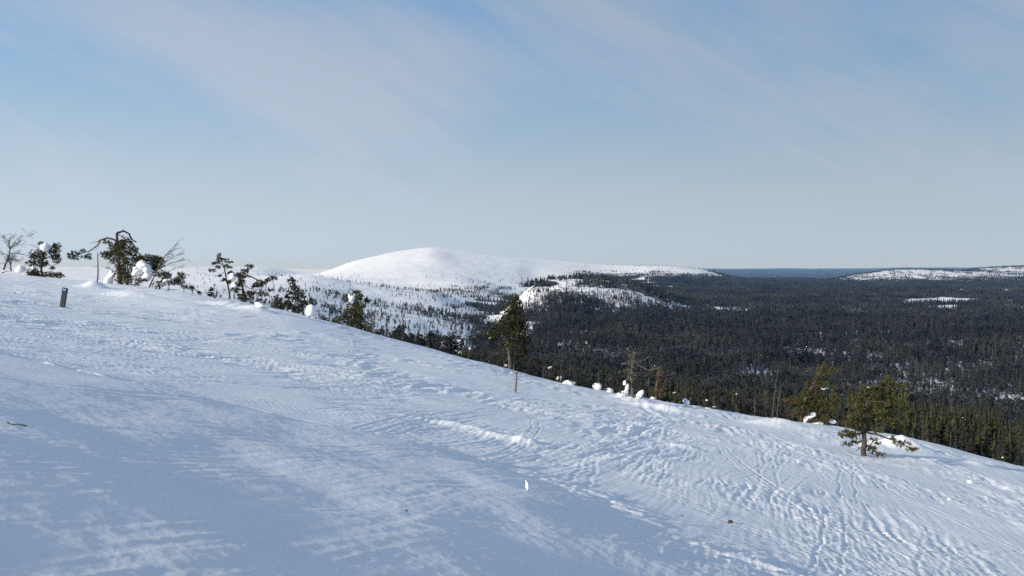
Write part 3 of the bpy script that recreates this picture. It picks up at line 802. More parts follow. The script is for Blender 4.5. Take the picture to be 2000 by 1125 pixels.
hero('gnarled_pine', 'tall gnarled pine with one long crooked limb reaching left', 'tree', (1180, 703), [
    ([(1180, 703), (1165, 560), (1160, 420), (1150, 300), (1145, 178)], 0.30, 0.14),
    ([(1145, 180), (1190, 155), (1240, 180), (1262, 240), (1290, 262)], 0.13, 0.08), ([(1135, 250), (1060, 225), (980, 245), (968, 292), (900, 340), (820, 370), (715, 392)], 0.12, 0.03),
    ([(985, 250), (930, 268), (885, 277)], 0.04, 0.015), ([(1150, 340), (1080, 372), (1000, 382)], 0.08, 0.03), ([(1275, 255), (1340, 310), (1400, 380), (1480, 420), (1560, 432)], 0.10, 0.03),
    ([(1265, 340), (1300, 440), (1400, 470), (1500, 530), (1570, 575)], 0.09, 0.03), ([(1145, 170), (1180, 200), (1230, 230)], 0.07, 0.03), ([(1190, 160), (1205, 145), (1215, 125)], 0.03, 0.01),
    ([(1160, 500), (1110, 470), (1090, 440)], 0.06, 0.02), ([(1165, 560), (1080, 520), (1040, 500)], 0.05, 0.02), ([(1170, 420), (1260, 470), (1300, 620), (1290, 690)], 0.07, 0.03), ([(1240, 690), (1250, 560), (1280, 460)], 0.06, .03)],
    [(1120, 340, 56, 44, 0.8), (1240, 420, 60, 56, 0.8), (1185, 470, 44, 60, 0.7), (1300, 345, 46, 36, 0.8), (1350, 500, 50, 40, 0.6), (1215, 325, 85, 70), (1180, 290, 40, 40), (1080, 390, 100, 42, 0.9), (1020, 385, 50, 24), (1400, 435, 110, 50), (1500, 470, 60, 60), (1545, 430, 25, 16), (1190, 590, 55, 90, 0.9), (1250, 560, 55, 95, 0.8), (1330, 440, 60, 60), (1420, 635, 50, 18), (1465, 540, 35, 55), (755, 395, 60, 36), (875, 402, 34, 26), (1040, 265, 40, 16, 0.7), (1090, 300, 30, 30, 0.6), (1240, 250, 30, 40, 0.8), (1300, 660, 70, 40, 0.5), (1560, 580, 60, 26), (820, 350, 24, 12), (1110, 440, 40, 26, .6), (1280, 260, 26, 20)],
    snow=[(1388, 540, 82, 82), (1085, 618, 48, 84), (1440, 590, 36, 34)], twigs=[(2, 26, 50, 0.7, -0.1, -0.2), (4, 14, 50, 0.7, -0.3, -0.4), (9, 12, 50, 0.7, -0.5, 0), (10, 10, 50, 0.8, -0.6, 0)],
    zoom=Z1, at=0.3, bark=M_BARK, needle=M_NEEDLE, seed=5, blade=(0.30, 0.05), twig_r=0.018)
hero('dead_snag', 'thin bare dead stem left of the gnarled pine', 'dead tree', (955, 612), [([(955, 612), (958, 500), (957, 400), (955, 365)], 0.075, 0.03), ([(955, 505), (930, 500), (912, 502)], 0.025, 0.01), ([(957, 400), (975, 395)], 0.02, 0.008)], [], zoom=Z1, at=3.0, bark=M_TWIG, seed=6)
hero('leaning_birch', 'bare birch leaning right with fine fanned twigs, beside the gnarled pine', 'tree', (1452, 722), [
    ([(1452, 722), (1500, 610), (1550, 510), (1600, 420), (1660, 345), (1730, 290)], 0.10, 0.02), ([(1550, 510), (1620, 450), (1700, 400), (1770, 380)], 0.04, 0.012), ([(1530, 550), (1600, 500), (1700, 460), (1790, 440)], 0.04, 0.012), ([(1620, 400), (1690, 340), (1755, 320)], 0.03, 0.01), ([(1510, 590), (1600, 560), (1690, 520), (1760, 500)], 0.035, 0.01)],
    [], twigs=[(0, 24, 90, 0.3, 0.9, 0.5), (1, 20, 70, 0.35, 0.9, 0.3), (2, 20, 70, 0.35, 0.9, 0.1), (3, 14, 50, 0.3, 0.9, 0.4), (4, 18, 60, .35, .9, .1)], zoom=Z1, at=0.2, bark=M_TWIG, seed=7, twig_r=0.016)
hero('fallen_pine', 'low sprawling pine bent down to the snow right of the leaning birch', 'tree', (1520, 715), [
    ([(1520, 715), (1560, 650), (1640, 610), (1720, 640), (1800, 690), (1885, 722)], 0.11, 0.03), ([(1580, 745), (1640, 727), (1690, 727)], 0.035, 0.02), ([(1690, 727), (1740, 730), (1772, 782)], 0.035, 0.012), ([(1690, 640), (1740, 610), (1775, 570)], 0.05, 0.02), ([(1540, 690), (1560, 740)], 0.04, 0.02)],
    [(1770, 600, 40, 40, 0.9), (1600, 600, 55, 24), (1700, 650, 50, 30, 0.7), (1830, 705, 50, 16), (1740, 650, 40, 26), (1640, 660, 60, 26, 0.4), (1870, 720, 26, 10), (1530, 690, 50, 40, 0.4), (1935, 758, 14, 18)],
    snow=[(1620, 650, 34, 22), (1520, 690, 26, 20)], twigs=[(0, 26, 60, 0.7, 0.3, -0.3), (4, 10, 60, .7, 0, .3)], zoom=Z1, at=-0.5, bark=M_TWIG, needle=M_NEEDLE_D, seed=8, blade=(0.26, 0.045), twig_r=0.016)
hero('slim_spruce', 'slim wind-bent spruce with bare lower stem on the left brow', 'tree', (440, 578), [
    ([(440, 578), (425, 490), (408, 410), (385, 300), (362, 235), (345, 185)], 0.11, 0.03), ([(395, 350), (350, 385), (312, 402)], 0.03, 0.01), ([(378, 275), (330, 320), (270, 350)], 0.035, 0.012), ([(385, 300), (430, 270), (475, 248)], 0.03, 0.01)],
    [(345, 200, 16, 20), (350, 225, 24, 10), (400, 235, 36, 10), (312, 272, 32, 14), (340, 255, 24, 14), (300, 338, 34, 12), (345, 310, 26, 12), (430, 262, 40, 8), (328, 392, 22, 8), (405, 300, 30, 14), (395, 425, 20, 14), (450, 312, 24, 8), (455, 365, 24, 12), (380, 440, 16, 8)], snow=[(418, 330, 12, 8)], zoom=Z2, at=1.0, bark=M_BARK, needle=M_NEEDLE_D, seed=9, blade=(0.22, 0.04))
hero('crooked_pine', 'crooked pine with outstretched limbs and lodged snow beside the slim spruce', 'tree', (592, 628), [
    ([(592, 628), (570, 520), (545, 420), (515, 365)], 0.17, 0.07), ([(560, 400), (630, 400), (700, 440), (770, 460), (870, 405)], 0.08, 0.02), ([(540, 380), (600, 350), (640, 310), (705, 293)], 0.06, 0.02), ([(570, 480), (650, 520), (855, 542)], 0.05, 0.015), ([(575, 540), (520, 510), (470, 530)], 0.05, 0.02)],
    [(660, 305, 45, 16), (610, 345, 34, 20), (560, 390, 60, 28), (740, 475, 58, 34), (845, 420, 42, 18), (800, 440, 30, 14), (610, 595, 60, 40, 0.9), (680, 500, 40, 16), (450, 455, 30, 22), (830, 535, 30, 10), (500, 535, 42, 20), (560, 450, 30, 40), (730, 565, 22, 24), (785, 575, 18, 16), (455, 370, 26, 10), (520, 480, 40, 20), (650, 560, 40, 24)],
    snow=[(472, 408, 30, 40), (492, 482, 36, 26), (440, 330, 10, 8)], zoom=Z2, at=0.5, bark=M_BARK, needle=M_NEEDLE_D, seed=10, blade=(0.24, 0.045))
hero('brow_stump', 'short dark broken stump poking from a drift left of the crooked pine', 'stump', (300, 612), [([(300, 612), (286, 575)], 0.10, 0.05), ([(293, 590), (330, 570), (350, 560)], 0.03, 0.012)], [(300, 595, 16, 10, .6)], zoom=Z2, at=None, bark=M_TWIG, needle=M_NEEDLE_D, seed=11)
hero('tilted_spruce', 'small tilted spruce above the round snow mound', 'tree', (1160, 760), [
    ([(1160, 760), (1135, 650), (1095, 550), (1060, 470), (1042, 415)], 0.12, 0.03), ([(970, 720), (1010, 650), (1050, 610)], 0.05, 0.02)],
    [(1043, 425, 18, 16), (1045, 442, 40, 14), (1055, 475, 28, 18), (1080, 515, 46, 22), (1035, 560, 36, 18), (1112, 560, 50, 26), (1145, 605, 42, 18), (1090, 612, 50, 22), (1150, 670, 44, 50, 0.8), (1110, 720, 50, 40, 0.9), (1020, 690, 40, 50, 0.6), (925, 650, 50, 60, 0.6), (1250, 650, 40, 40, 0.7), (905, 700, 50, 30)], snow=[(975, 640, 14, 14)], zoom=Z2, at=2.0, bark=M_TWIG, needle=M_NEEDLE_D, seed=12, blade=(0.24, 0.045))
hero('snow_topped_spruce', 'dense spruce with a white snow patch near its top, on mid-left brow', 'tree', (1672, 905), [
    ([(1672, 905), (1670, 780), (1660, 660), (1672, 545)], 0.13, 0.04), ([(1665, 700), (1720, 650), (1790, 635)], 0.04, 0.015)],
    [(1680, 565, 40, 24), (1605, 600, 42, 36, 0.8), (1705, 600, 40, 30), (1775, 640, 38, 16), (1578, 632, 28, 16), (1672, 690, 76, 46), (1725, 690, 46, 18), (1645, 750, 76, 36), (1705, 775, 46, 46), (1590, 792, 50, 24), (1662, 825, 56, 30, 0.8), (1800, 880, 50, 36, 0.9), (1490, 830, 50, 40, 0.7), (1620, 860, 40, 24, 0.6)],
    snow=[(1630, 612, 32, 36), (1650, 650, 20, 16), (1815, 850, 12, 12)], zoom=Z2, at=1.0, bark=M_TWIG, needle=M_NEEDLE, seed=13, blade=(0.24, 0.045))
hero('tall_pine', 'tall full pine standing alone at the centre of the brow', 'tree', (996, 724), [
    ([(996, 724), (994, 690), (992, 665), (996, 640), (1000, 610), (1006, 577)], 0.20, 0.05), ([(1003, 729), (1002, 705), (1000, 690)], 0.10, 0.06), ([(994, 690), (982, 677), (974, 669)], 0.05, 0.02), ([(993, 668), (970, 656), (950, 648)], 0.05, 0.02), ([(998, 642), (1015, 650), (1030, 665)], 0.05, 0.02), ([(1000, 622), (985, 635), (972, 645)], 0.05, 0.02), ([(994, 700), (985, 708), (982, 716)], 0.03, .012)],
    [(1006, 582, 6, 8), (1005, 592, 12, 8), (999, 604, 16, 8), (1012, 606, 10, 8), (1010, 620, 18, 10), (996, 618, 14, 8), (992, 632, 20, 9), (1016, 637, 16, 12), (983, 650, 20, 7), (958, 651, 16, 7), (971, 644, 13, 6), (1005, 654, 22, 10), (1025, 662, 11, 8), (959, 662, 12, 4), (1010, 673, 20, 10), (984, 667, 14, 5, 0.7), (1020, 686, 11, 9, 0.8), (1000, 645, 16, 8), (1004, 696, 10, 8, 0.5), (970, 690, 16, 8, .4), (1022, 700, 10, 8, .6)],
    snow=[(957, 660, 3, 1.6), (1029, 655, 2.4, 2)], twigs=[(0, 16, 14, 0.7, 0.1, 0.1)], at=0.5, bark=M_GREY, needle=M_NEEDLE_D, seed=14, blade=(0.24, 0.045), dens=1.0)
hero('dead_grey_tree', 'dead grey tree with bare crooked branches over a low drift', 'dead tree', (922, 675), [
    ([(922, 675), (915, 500), (920, 400), (930, 300), (940, 222)], 0.15, 0.02), ([(925, 310), (900, 280), (878, 302)], 0.03, 0.01), ([(930, 330), (980, 330), (1040, 312), (1105, 285)], 0.04, 0.01), ([(935, 340), (1010, 380), (1080, 412), (1160, 400), (1212, 368)], 0.05, 0.012), ([(920, 430), (980, 440), (1065, 462)], 0.04, 0.01), ([(915, 480), (860, 520), (830, 545)], 0.04, 0.01), ([(920, 370), (860, 350), (828, 372)], 0.03, 0.01), ([(918, 450), (850, 425), (790, 440)], 0.03, 0.01), ([(925, 500), (970, 570), (1005, 610)], 0.05, 0.015), ([(915, 520), (870, 590), (850, 640)], 0.04, 0.015), ([(918, 560), (960, 620), (980, 660)], 0.04, 0.015), ([(930, 300), (960, 260), (985, 262)], 0.02, 0.008)],
    [(885, 430, 40, 50, 0.25), (930, 540, 40, 40, 0.3)], snow=[(862, 600, 24, 60), (992, 645, 34, 42), (832, 640, 26, 26), (850, 540, 14, 24)],
    twigs=[(0, 110, 85, 0.8, 0.2, -0.1), (2, 14, 46, 0.6, 0.5, 0.1), (3, 18, 46, 0.6, 0.5, 0.1), (4, 10, 46, 0.6, 0.5, -0.1), (6, 8, 40, 0.6, -0.5, 0), (7, 10, 40, 0.6, -0.6, 0)], zoom=Z6, bark=M_GREY, needle=M_NEEDLE_D, seed=15, twig_r=0.02, rscale=0.95)
hero('red_stemmed_pine', 'thin red-stemmed pine with sparse crown right of the dead grey tree', 'tree', (1165, 695), [
    ([(1165, 695), (1168, 560), (1180, 460), (1190, 395)], 0.09, 0.04), ([(1180, 470), (1240, 460), (1335, 438)], 0.035, 0.012), ([(1185, 440), (1222, 390), (1200, 368)], 0.03, 0.01), ([(1180, 480), (1120, 430), (1090, 420)], 0.03, 0.01), ([(1190, 450), (1230, 470), (1270, 492)], 0.03, 0.01)],
    [(1240, 545, 44, 40, 0.35), (1230, 440, 46, 18, 0.4), (1130, 440, 30, 18, 0.35), (1130, 620, 40, 40, 0.6), (1220, 630, 40, 40, 0.6)], twigs=[(0, 14, 50, 0.7, 0.2, 0), (1, 10, 40, 0.6, 0.5, 0), (3, 8, 40, .6, -.5, 0)], zoom=Z6, at=0.3, bark=M_BARK_RED, needle=M_NEEDLE, seed=16, twig_r=0.012)
for i, (pts, lab) in enumerate([([(452, 578), (470, 430), (490, 295)], 'right of the three bare saplings on the low drift'), ([(408, 560), (425, 400), (440, 260), (455, 185)], 'tallest of the three bare saplings on the low drift'), ([(338, 560), (341, 470), (336, 370)], 'shortest left-hand of the three bare saplings on the low drift')]):
    hero('bare_sapling', lab, 'sapling', pts[0], [(pts, 0.03, 0.010)], [], twigs=[(0, 26, 42, 0.7, 0.15, 0.35)], zoom=Z8, at=-0.3, bark=M_TWIG, seed=20 + i, group='bare saplings on the drift', twig_r=0.009)
hero('windswept_pine', 'bushy pine leaning right behind the foreground pine, snow lodged at its foot', 'tree', (700, 700), [
    ([(700, 700), (695, 560), (760, 380), (850, 200), (905, 100)], 0.13, 0.03), ([(700, 560), (600, 480), (520, 460)], 0.04, 0.015), ([(720, 480), (880, 470), (1000, 460)], 0.05, 0.015), ([(790, 320), (900, 300), (1000, 330)], 0.04, 0.012), ([(860, 190), (940, 180), (1035, 150)], 0.03, 0.01), ([(700, 620), (850, 590), (980, 570)], 0.05, 0.015), ([(700, 650), (620, 600), (540, 610)], 0.03, 0.01), ([(740, 690), (760, 640), (850, 650)], 0.03, 0.01)],
    [(905, 110, 18, 22), (880, 160, 34, 30), (985, 158, 50, 16), (925, 200, 46, 22), (835, 235, 30, 28), (775, 300, 40, 28), (880, 285, 56, 34), (745, 385, 38, 40), (850, 380, 66, 44), (975, 330, 40, 20), (1000, 400, 50, 26), (620, 470, 86, 36, 0.8), (755, 480, 76, 46), (900, 470, 86, 46), (1010, 475, 60, 36), (690, 560, 70, 40), (850, 560, 76, 50), (960, 565, 70, 46), (700, 635, 40, 36, 0.8), (930, 650, 56, 40, 0.9), (820, 640, 46, 24, .6)],
    snow=[(788, 606, 40, 38), (905, 343, 26, 10), (935, 335, 16, 8), (735, 640, 20, 30), (850, 690, 70, 26), (1000, 662, 40, 24)], twigs=[(6, 24, 60, 0.6, -0.2, 0.2), (7, 24, 60, 0.6, 0.3, -0.2), (0, 20, 70, 0.8, 0, 0)], zoom=Z8, at=-0.5, bark=M_BARK_RED, needle=M_NEEDLE, seed=24, blade=(0.17, 0.03), twig_r=0.01)
hero('foreground_pine', 'sturdy flag-shaped pine standing out on the snow at the right', 'tree', (1288, 1003), [
    ([(1288, 1003), (1292, 850), (1290, 700), (1300, 560), (1312, 460), (1400, 345), (1520, 235)], 0.115, 0.02), ([(1290, 780), (1180, 785), (1045, 805)], 0.04, 0.012), ([(1300, 760), (1420, 790), (1540, 830), (1725, 912)], 0.05, 0.015), ([(1290, 850), (1190, 870), (1075, 892)], 0.035, 0.012), ([(1293, 700), (1150, 690), (1055, 705)], 0.045, 0.015), ([(1295, 690), (1450, 690), (1610, 715)], 0.05, 0.015), ([(1300, 560), (1420, 580), (1570, 640)], 0.045, 0.015), ([(1300, 600), (1180, 560), (1150, 520)], 0.04, 0.015), ([(1310, 460), (1230, 420), (1195, 365)], 0.04, 0.015), ([(1312, 450), (1450, 470), (1610, 480)], 0.045, 0.015), ([(1310, 900), (1390, 950), (1480, 1000)], 0.03, 0.01), ([(1270, 900), (1240, 950), (1222, 975)], 0.02, 0.008), ([(1400, 345), (1330, 330), (1250, 330)], 0.03, 0.01), ([(1440, 300), (1560, 310), (1650, 310)], 0.03, 0.01)],
    [(1530, 236, 36, 18), (1480, 288, 56, 28), (1570, 300, 56, 28), (1632, 310, 38, 26, 0.8), (1330, 330, 66, 16), (1250, 362, 56, 18), (1400, 370, 76, 36), (1520, 385, 76, 46), (1620, 400, 46, 38), (1230, 440, 56, 36), (1330, 445, 60, 44), (1470, 470, 90, 44), (1590, 480, 56, 46), (1200, 520, 66, 36), (1400, 550, 90, 46), (1540, 560, 80, 46), (1640, 540, 46, 38, 0.8), (1180, 605, 76, 36), (1290, 620, 76, 40), (1450, 640, 96, 36), (1565, 660, 76, 34), (1130, 672, 76, 24), (1280, 682, 70, 24), (1400, 700, 90, 24), (1590, 712, 56, 18), (1100, 772, 66, 26, 0.9), (1180, 792, 56, 24), (1055, 802, 34, 16), (1250, 760, 46, 30, 0.8), (1400, 752, 50, 14, 0.7), (1615, 858, 64, 24), (1690, 902, 46, 18), (1545, 812, 22, 16), (1115, 886, 46, 10, 0.8), (1200, 866, 36, 12, 0.8), (1440, 898, 28, 12, 0.8), (1385, 852, 36, 14, 0.7), (1400, 965, 50, 26, 0.35), (1350, 930, 40, 20, 0.4), (1460, 1000, 40, 12, .3)],
    snow=[(1325, 326, 18, 8)], twigs=[(10, 40, 80, 0.5, 0.6, -0.1), (3, 14, 50, 0.5, -0.5, -0.1), (0, 30, 80, 0.8, 0.1, 0.0)], zoom=Z8, bark=M_BARK, needle=M_NEEDLE, seed=25, blade=(0.15, 0.028), dens=1.0, twig_r=0.009)

# ------------------------------------------------------------------ posts
def prism(name, w, d, h, mat, top=0.0, z0=0.0, parent=None, loc=(0, 0, 0)):
    """bevelled square post section with a sloped top"""
    import bmesh
    bm = bmesh.new()
    vs = [bm.verts.new((x * w / 2, y * d / 2, z0)) for x, y in ((-1, -1), (1, -1), (1, 1), (-1, 1))]
    ve = [bm.verts.new((x * w / 2, y * d / 2, z0 + h - (top if y < 0 else 0) * 0.5 - (top * 0.7 if x > 0 else 0))) for x, y in ((-1, -1), (1, -1), (1, 1), (-1, 1))]
    bm.faces.new(vs[::-1]); bm.faces.new(ve)
    for i in range(4):
        bm.faces.new((vs[i], vs[(i + 1) % 4], ve[(i + 1) % 4], ve[i]))
    bmesh.ops.bevel(bm, geom=bm.edges[:], offset=min(w, d) * 0.08, segments=2, affect='EDGES')
    me = bpy.data.meshes.new(name)
    bm.to_mesh(me); bm.free()
    me.materials.append(mat)
    return obj(name, me, parent, loc)
x, y, z = hit(122, 599)
mp_ = y / F
post = bpy.data.objects.new('trail_post', None); COL.objects.link(post)
post.location = (x, y, z)
post.rotation_euler = (R(-3), R(8), R(14))
tag(post, 'leaning grey trail post with a blue painted top at the left', 'post')
pw, ph = 8.6 * mp_, 38 * mp_
prism('shaft', pw, pw, ph * 0.66 + 0.3, M_POST, 0, -0.3, post)
ptop = prism('painted_top', pw * 1.04, pw * 1.04, ph * 0.335, M_BLUE, pw * 0.25, 0, post, (0, 0, ph * 0.66 + 0.002))
prism('white_mark', pw * 0.62, 0.012, ph * 0.085, M_WHITE, 0, 0, ptop, (-0.004, -pw * 0.52, ph * 0.17))
x, y, z = hit(1006, 767)
pole = bpy.data.objects.new('marker_pole', None); COL.objects.link(pole)
pole.location = (x, y, z)
pole.rotation_euler = (0, R(4), 0)
tag(pole, 'slim pale wooden marker pole in front of the tall central pine', 'pole')
pm = y / F
obj('shaft', MB().tube([(0, 0, -0.3), (0.004, 0, 14 * pm), (-0.004, 0, 30 * pm), (0, 0, 43 * pm)], 2.7 * pm, 2.2 * pm, 9).mesh('shaft', M_POLE, True), pole)
obj('reflector_band', MB().tube([(0, 0, 37 * pm), (0, 0, 40 * pm)], 2.5 * pm, 2.45 * pm, 9).mesh('reflector_band', M_GREY, True), pole)

# ------------------------------------------------------------------ snow mounds and snow-laden saplings along the brow
def mound(px, py, rx, ry, label, seed, name='snow_mound', at=None, n=5, twig=26):
    rg = random.Random(seed * 31)
    X, Y, Z = hit(px, py + ry) if at is None else brow(px, at)
    m = Y / F
    zc = Y * vof(py)
    rx, ry = rx * 0.95, ry * 0.80
    ax, az = rx * m, ry * m
    root = bpy.data.objects.new(name, None); COL.objects.link(root)
    root.location = (X, Y + ax * 0.4, min(zc - az, float(interp_near(np.array([X]), np.array([Y + ax * 0.4]))[0]) + 0.05))
    tag(root, label, 'snow mound')
    P = [(0, 0, az * 0.7, ax * 0.8, ax * 0.75, az * 0.95, seed)]
    for k in range(n - 1):
        a = rg.uniform(0, 6.28)
        P.append((math.cos(a) * ax * 0.6, math.sin(a) * ax * 0.45, az * rg.uniform(0.15, 1.3), ax * rg.uniform(0.25, 0.5), ax * rg.uniform(0.25, 0.5), az * rg.uniform(0.25, 0.5), seed * 9 + k))
    obj('snow', lumps('snow', P), root)
    if twig:
        t = MB()
        for _ in range(twig):
            p = Vector((rg.uniform(-1, 1) * ax * 0.8, rg.uniform(-1, 0.4) * ax * 0.7, az * rg.uniform(0.2, 1.5)))
            d = Vector((rg.gauss(0, 1), rg.gauss(0, 1) - 0.4, rg.gauss(0.5, 0.6))).normalized()
            L = rg.uniform(0.3, 0.7) * ax
            t.tube([p, p + d * L], 0.016, 0.006, 3)
            t.tuft(p + d * L * 0.8, d, 7, 0.14, 0.03, rg)
        obj('twigs', t.mesh('twigs', M_NEEDLE_D), root)['kind'] = 'stuff'
    return root
mound(605, 607, 13, 14, 'tall rounded snow mound standing on the brow below the tilted spruce', 1, n=3, twig=3)
mound(508, 594, 13, 6, 'low bright snow mound right of the crooked pine', 2)
mound(1112, 745, 11, 6, 'lumpy white snow mound on the brow right of the marker pole', 3)
mound(1166, 750, 8, 7, 'upright snow mound on the brow between the lumpy mound and dead tree', 4)
mound(1190, 755, 8, 5.5, 'small snow mound just left of the dead grey tree', 5)
mound(1212, 769, 8, 6, 'lowest snow mound at the foot of the dead grey tree, left side', 6)
mound(1278, 775, 6, 4, 'flat little snow mound at the foot of the red-stemmed pine', 7)
mound(1341, 786, 7, 8, 'solitary knobbly snow mound on the brow right of the red-stemmed pine', 8)
mound(1030, 942, 6, 17, 'slender upright snow-crusted stump alone in the shaded foreground', 9, 'snow_stump', n=2, twig=0)
mound(1895, 940, 5, 3, 'loose snow chunk on the slope at the far right', 10, 'snow_chunk', n=3, twig=0)
mound(1856, 975, 4, 2.4, 'smaller loose snow chunk below the chunk at far right', 11, 'snow_chunk', n=3, twig=0)
def laden(px, py, r, h, seed, label, group=None):
    """sapling bowed under a ball of snow"""
    rg = random.Random(seed)
    X, Y, Z = brow(px, rg.uniform(0.5, 3.0))
    m = Y / F
    root = bpy.data.objects.new('snow_laden_sapling', None); COL.objects.link(root)
    root.location = (X, Y, Z)
    tag(root, label, 'sapling', group)
    zt = Y * vof(py) - Z
    top = Vector((rg.uniform(-0.1, 0.1), 0, zt))
    obj('stem', MB().tube([(rg.uniform(-0.25, 0.25), 0, -0.2), (0.05, 0, zt * 0.5), top, top + Vector((rg.uniform(-.15, .15), 0, r * m * 1.4))], 0.03, 0.012, 5).mesh('stem', M_TWIG, True), root)
    t = MB()
    for _ in range(34):
        p = Vector((0.05, 0, 0)).lerp(top, rg.uniform(0.1, 1.1))
        t.tuft(p + Vector((rg.gauss(0, 0.18), rg.gauss(0, 0.18), 0)), Vector((rg.gauss(0, .5), rg.gauss(0, .5), 0.5)), 9, 0.2, 0.035, rg)
    obj('needles', t.mesh('needles', M_NEEDLE_D), root)['kind'] = 'stuff'
    P = [(0, -0.05, 0, r * m * 0.85, r * m * 0.7, h * m * 0.45, seed)]
    for k in range(3):
        P.append((rg.uniform(-0.6, 0.6) * r * m, -0.05, rg.uniform(-0.6, 0.5) * h * m, r * m * rg.uniform(0.4, 0.6), r * m * rg.uniform(0.3, 0.5), h * m * rg.uniform(0.3, 0.5), seed + 7 * k))
    obj('snow_clump', lumps('snow_clump', P), root, top)
for i, (px, py, r, h) in enumerate([(833, 678, 4, 3), (854, 678, 5, 5), (898, 688, 6, 6), (916, 681, 3, 6), (937, 694, 3, 4.5), (963, 708, 5, 5), (988, 715, 5, 6), (1064, 728, 6, 5), (1072, 718, 5, 5), (1079, 733, 5, 4), (1091, 739, 4, 6), (1097, 738, 3.5, 8), (1140, 748, 6, 4), (1165, 728, 4, 4), (1320, 767, 4, 3), (1350, 785, 4, 5), (1378, 784, 4, 6), (1395, 794, 4, 4), (1434, 781, 3.5, 4), (1438, 769, 3, 3.5), (1455, 785, 3, 3), (1967, 893, 3, 3), (1273, 765, 3, 4), (1116, 711, 2.5, 3)]):
    if i in (1, 4, 5, 7, 9, 12, 13, 15, 18, 20, 22, 23):
        continue
    laden(px, py, r * 0.72, h * 0.75, 300 + i, 'little sapling bowed under white snow clumps along the brow', 'snow-laden saplings along the brow')

# ------------------------------------------------------------------ twig and stones on the snow
x, y, z = hit(35, 832)
tw = obj('fallen_twig', MB().tube([(-0.075, 0.02, 0.015), (-0.05, 0, 0.010), (0.0, -0.01, 0.014), (0.07, -0.02, 0.005)], 0.006, 0.004, 5).tube([(-0.05, 0, 0.012), (-0.08, 0.02, 0.025)], 0.004, 0.003, 4).mesh('fallen_twig', M_TWIG, True), None, (x, y, z))
tag(tw, 'thin dark twig lying on the shaded snow at far left', 'twig')
for px, py, r, lab in ((1427, 1021, 4.5, 'largest dark stone half sunk in the snow at lower right'), (1331, 1008, 2.6, 'small dark stone left of the largest stone at lower right'), (794, 998, 2.4, 'tiny dark crumb of stone in the shaded snow at bottom centre')):
    x, y, z = hit(px, py)
    o = obj('stone', ico_lump('stone', r * y / F, r * y / F * 0.8, r * y / F * 0.75, px, M_ROCK, 0.3, 2), None, (x, y, z + 0.2 * r * y / F))
    tag(o, lab, 'stone')

# ------------------------------------------------------------------ conifers of the forest
def spruce_mesh(seed, layers, per, rad, sub=2, broad=1.0, gap=0.12):
    """crown of unit height made of drooping, ragged boughs"""
    rg = random.Random(seed)
    m = MB()
    for L in range(layers):
        t = L / layers
        z = 0.10 + 0.88 * t
        r = rad * ((1 - t) ** 0.8 * broad + 0.04) * rg.uniform(0.75, 1.2)
        n = max(3, int(per * (1 - 0.55 * t)))
        a0 = rg.uniform(0, 6.28)
        for k in range(n):
            if rg.random() < gap:
                continue
            a = a0 + 6.283 * k / n + rg.uniform(-0.3, 0.3)
            rr = r * rg.uniform(0.6, 1.25)
            d = Vector((math.cos(a), math.sin(a), 0)); s = Vector((-math.sin(a), math.cos(a), 0))
            w = rr * rg.uniform(0.30, 0.5)
            dz = -rr * rg.uniform(0.25, 0.7)
            hgt = 0.05 + 0.03 * rg.random()
            b = len(m.v)
            c = Vector((0, 0, z))
            m.v += [tuple(c + Vector((0, 0, hgt * 0.9))), tuple(c + d * rr * 0.55 + s * w + Vector((0, 0, dz * 0.5))), tuple(c + d * rr + Vector((0, 0, dz))), tuple(c + d * rr * 0.55 - s * w + Vector((0, 0, dz * 0.5))), tuple(c - Vector((0, 0, hgt * 0.5)))]
            m.f += [(b, b + 1, b + 2), (b, b + 2, b + 3)]
            if sub > 1:
                m.f += [(b + 4, b + 2, b + 1), (b + 4, b + 3, b + 2)]
    m.tube([(0, 0, 0.9), (0, 0, 1.04)], rad * 0.10, 0.003, 3)
    return m

def trunk_mesh(r=0.016):
    return MB().tube([(0, 0, -0.06), (0.003, 0, 0.35), (0, 0, 0.8)], r, r * 0.4, 5)
def bare_mesh(seed):
    rg = random.Random(seed)
    m = MB().tube([(0, 0, -0.05), (0.01, 0, 0.4), (0, 0.01, 1.0)], 0.014, 0.004, 4)
    for _ in range(26):
        z = rg.uniform(0.25, 0.95); a = rg.uniform(0, 6.28); L = rg.uniform(0.1, 0.26) * (1.15 - z)
        e = Vector((math.cos(a) * L, math.sin(a) * L, z + L * rg.uniform(0.2, 0.9)))
        m.tube([(0, 0, z), e], 0.006, 0.002, 3)
    return m
CROWN = [spruce_mesh(40 + i, 17, 8, (0.15, 0.18, 0.13, 0.21)[i], 2, gap=0.10).mesh('crown', M_SPRUCE) for i in range(4)]
PINEC = [spruce_mesh(50 + i, 11, 8, (0.27, 0.31)[i], 2, broad=0.9, gap=0.2).mesh('crown', M_SPRUCE) for i in range(2)]
TRUNK = trunk_mesh().mesh('trunk', M_BARK)

def project_np(x, y, z):
    return project(x, y, z)
# candidate trees
def scatter(n_try, u0, u1, d0, d1, per_m2):
    """points even over the ground in a wedge; count = density"""
    area = 0.5 * (u1 - u0) * (d1 * d1 - d0 * d0)
    n = int(area * per_m2)
    d = np.sqrt(rng.uniform(d0 * d0, d1 * d1, n))
    u = rng.uniform(u0, u1, n)
    return u * d, d

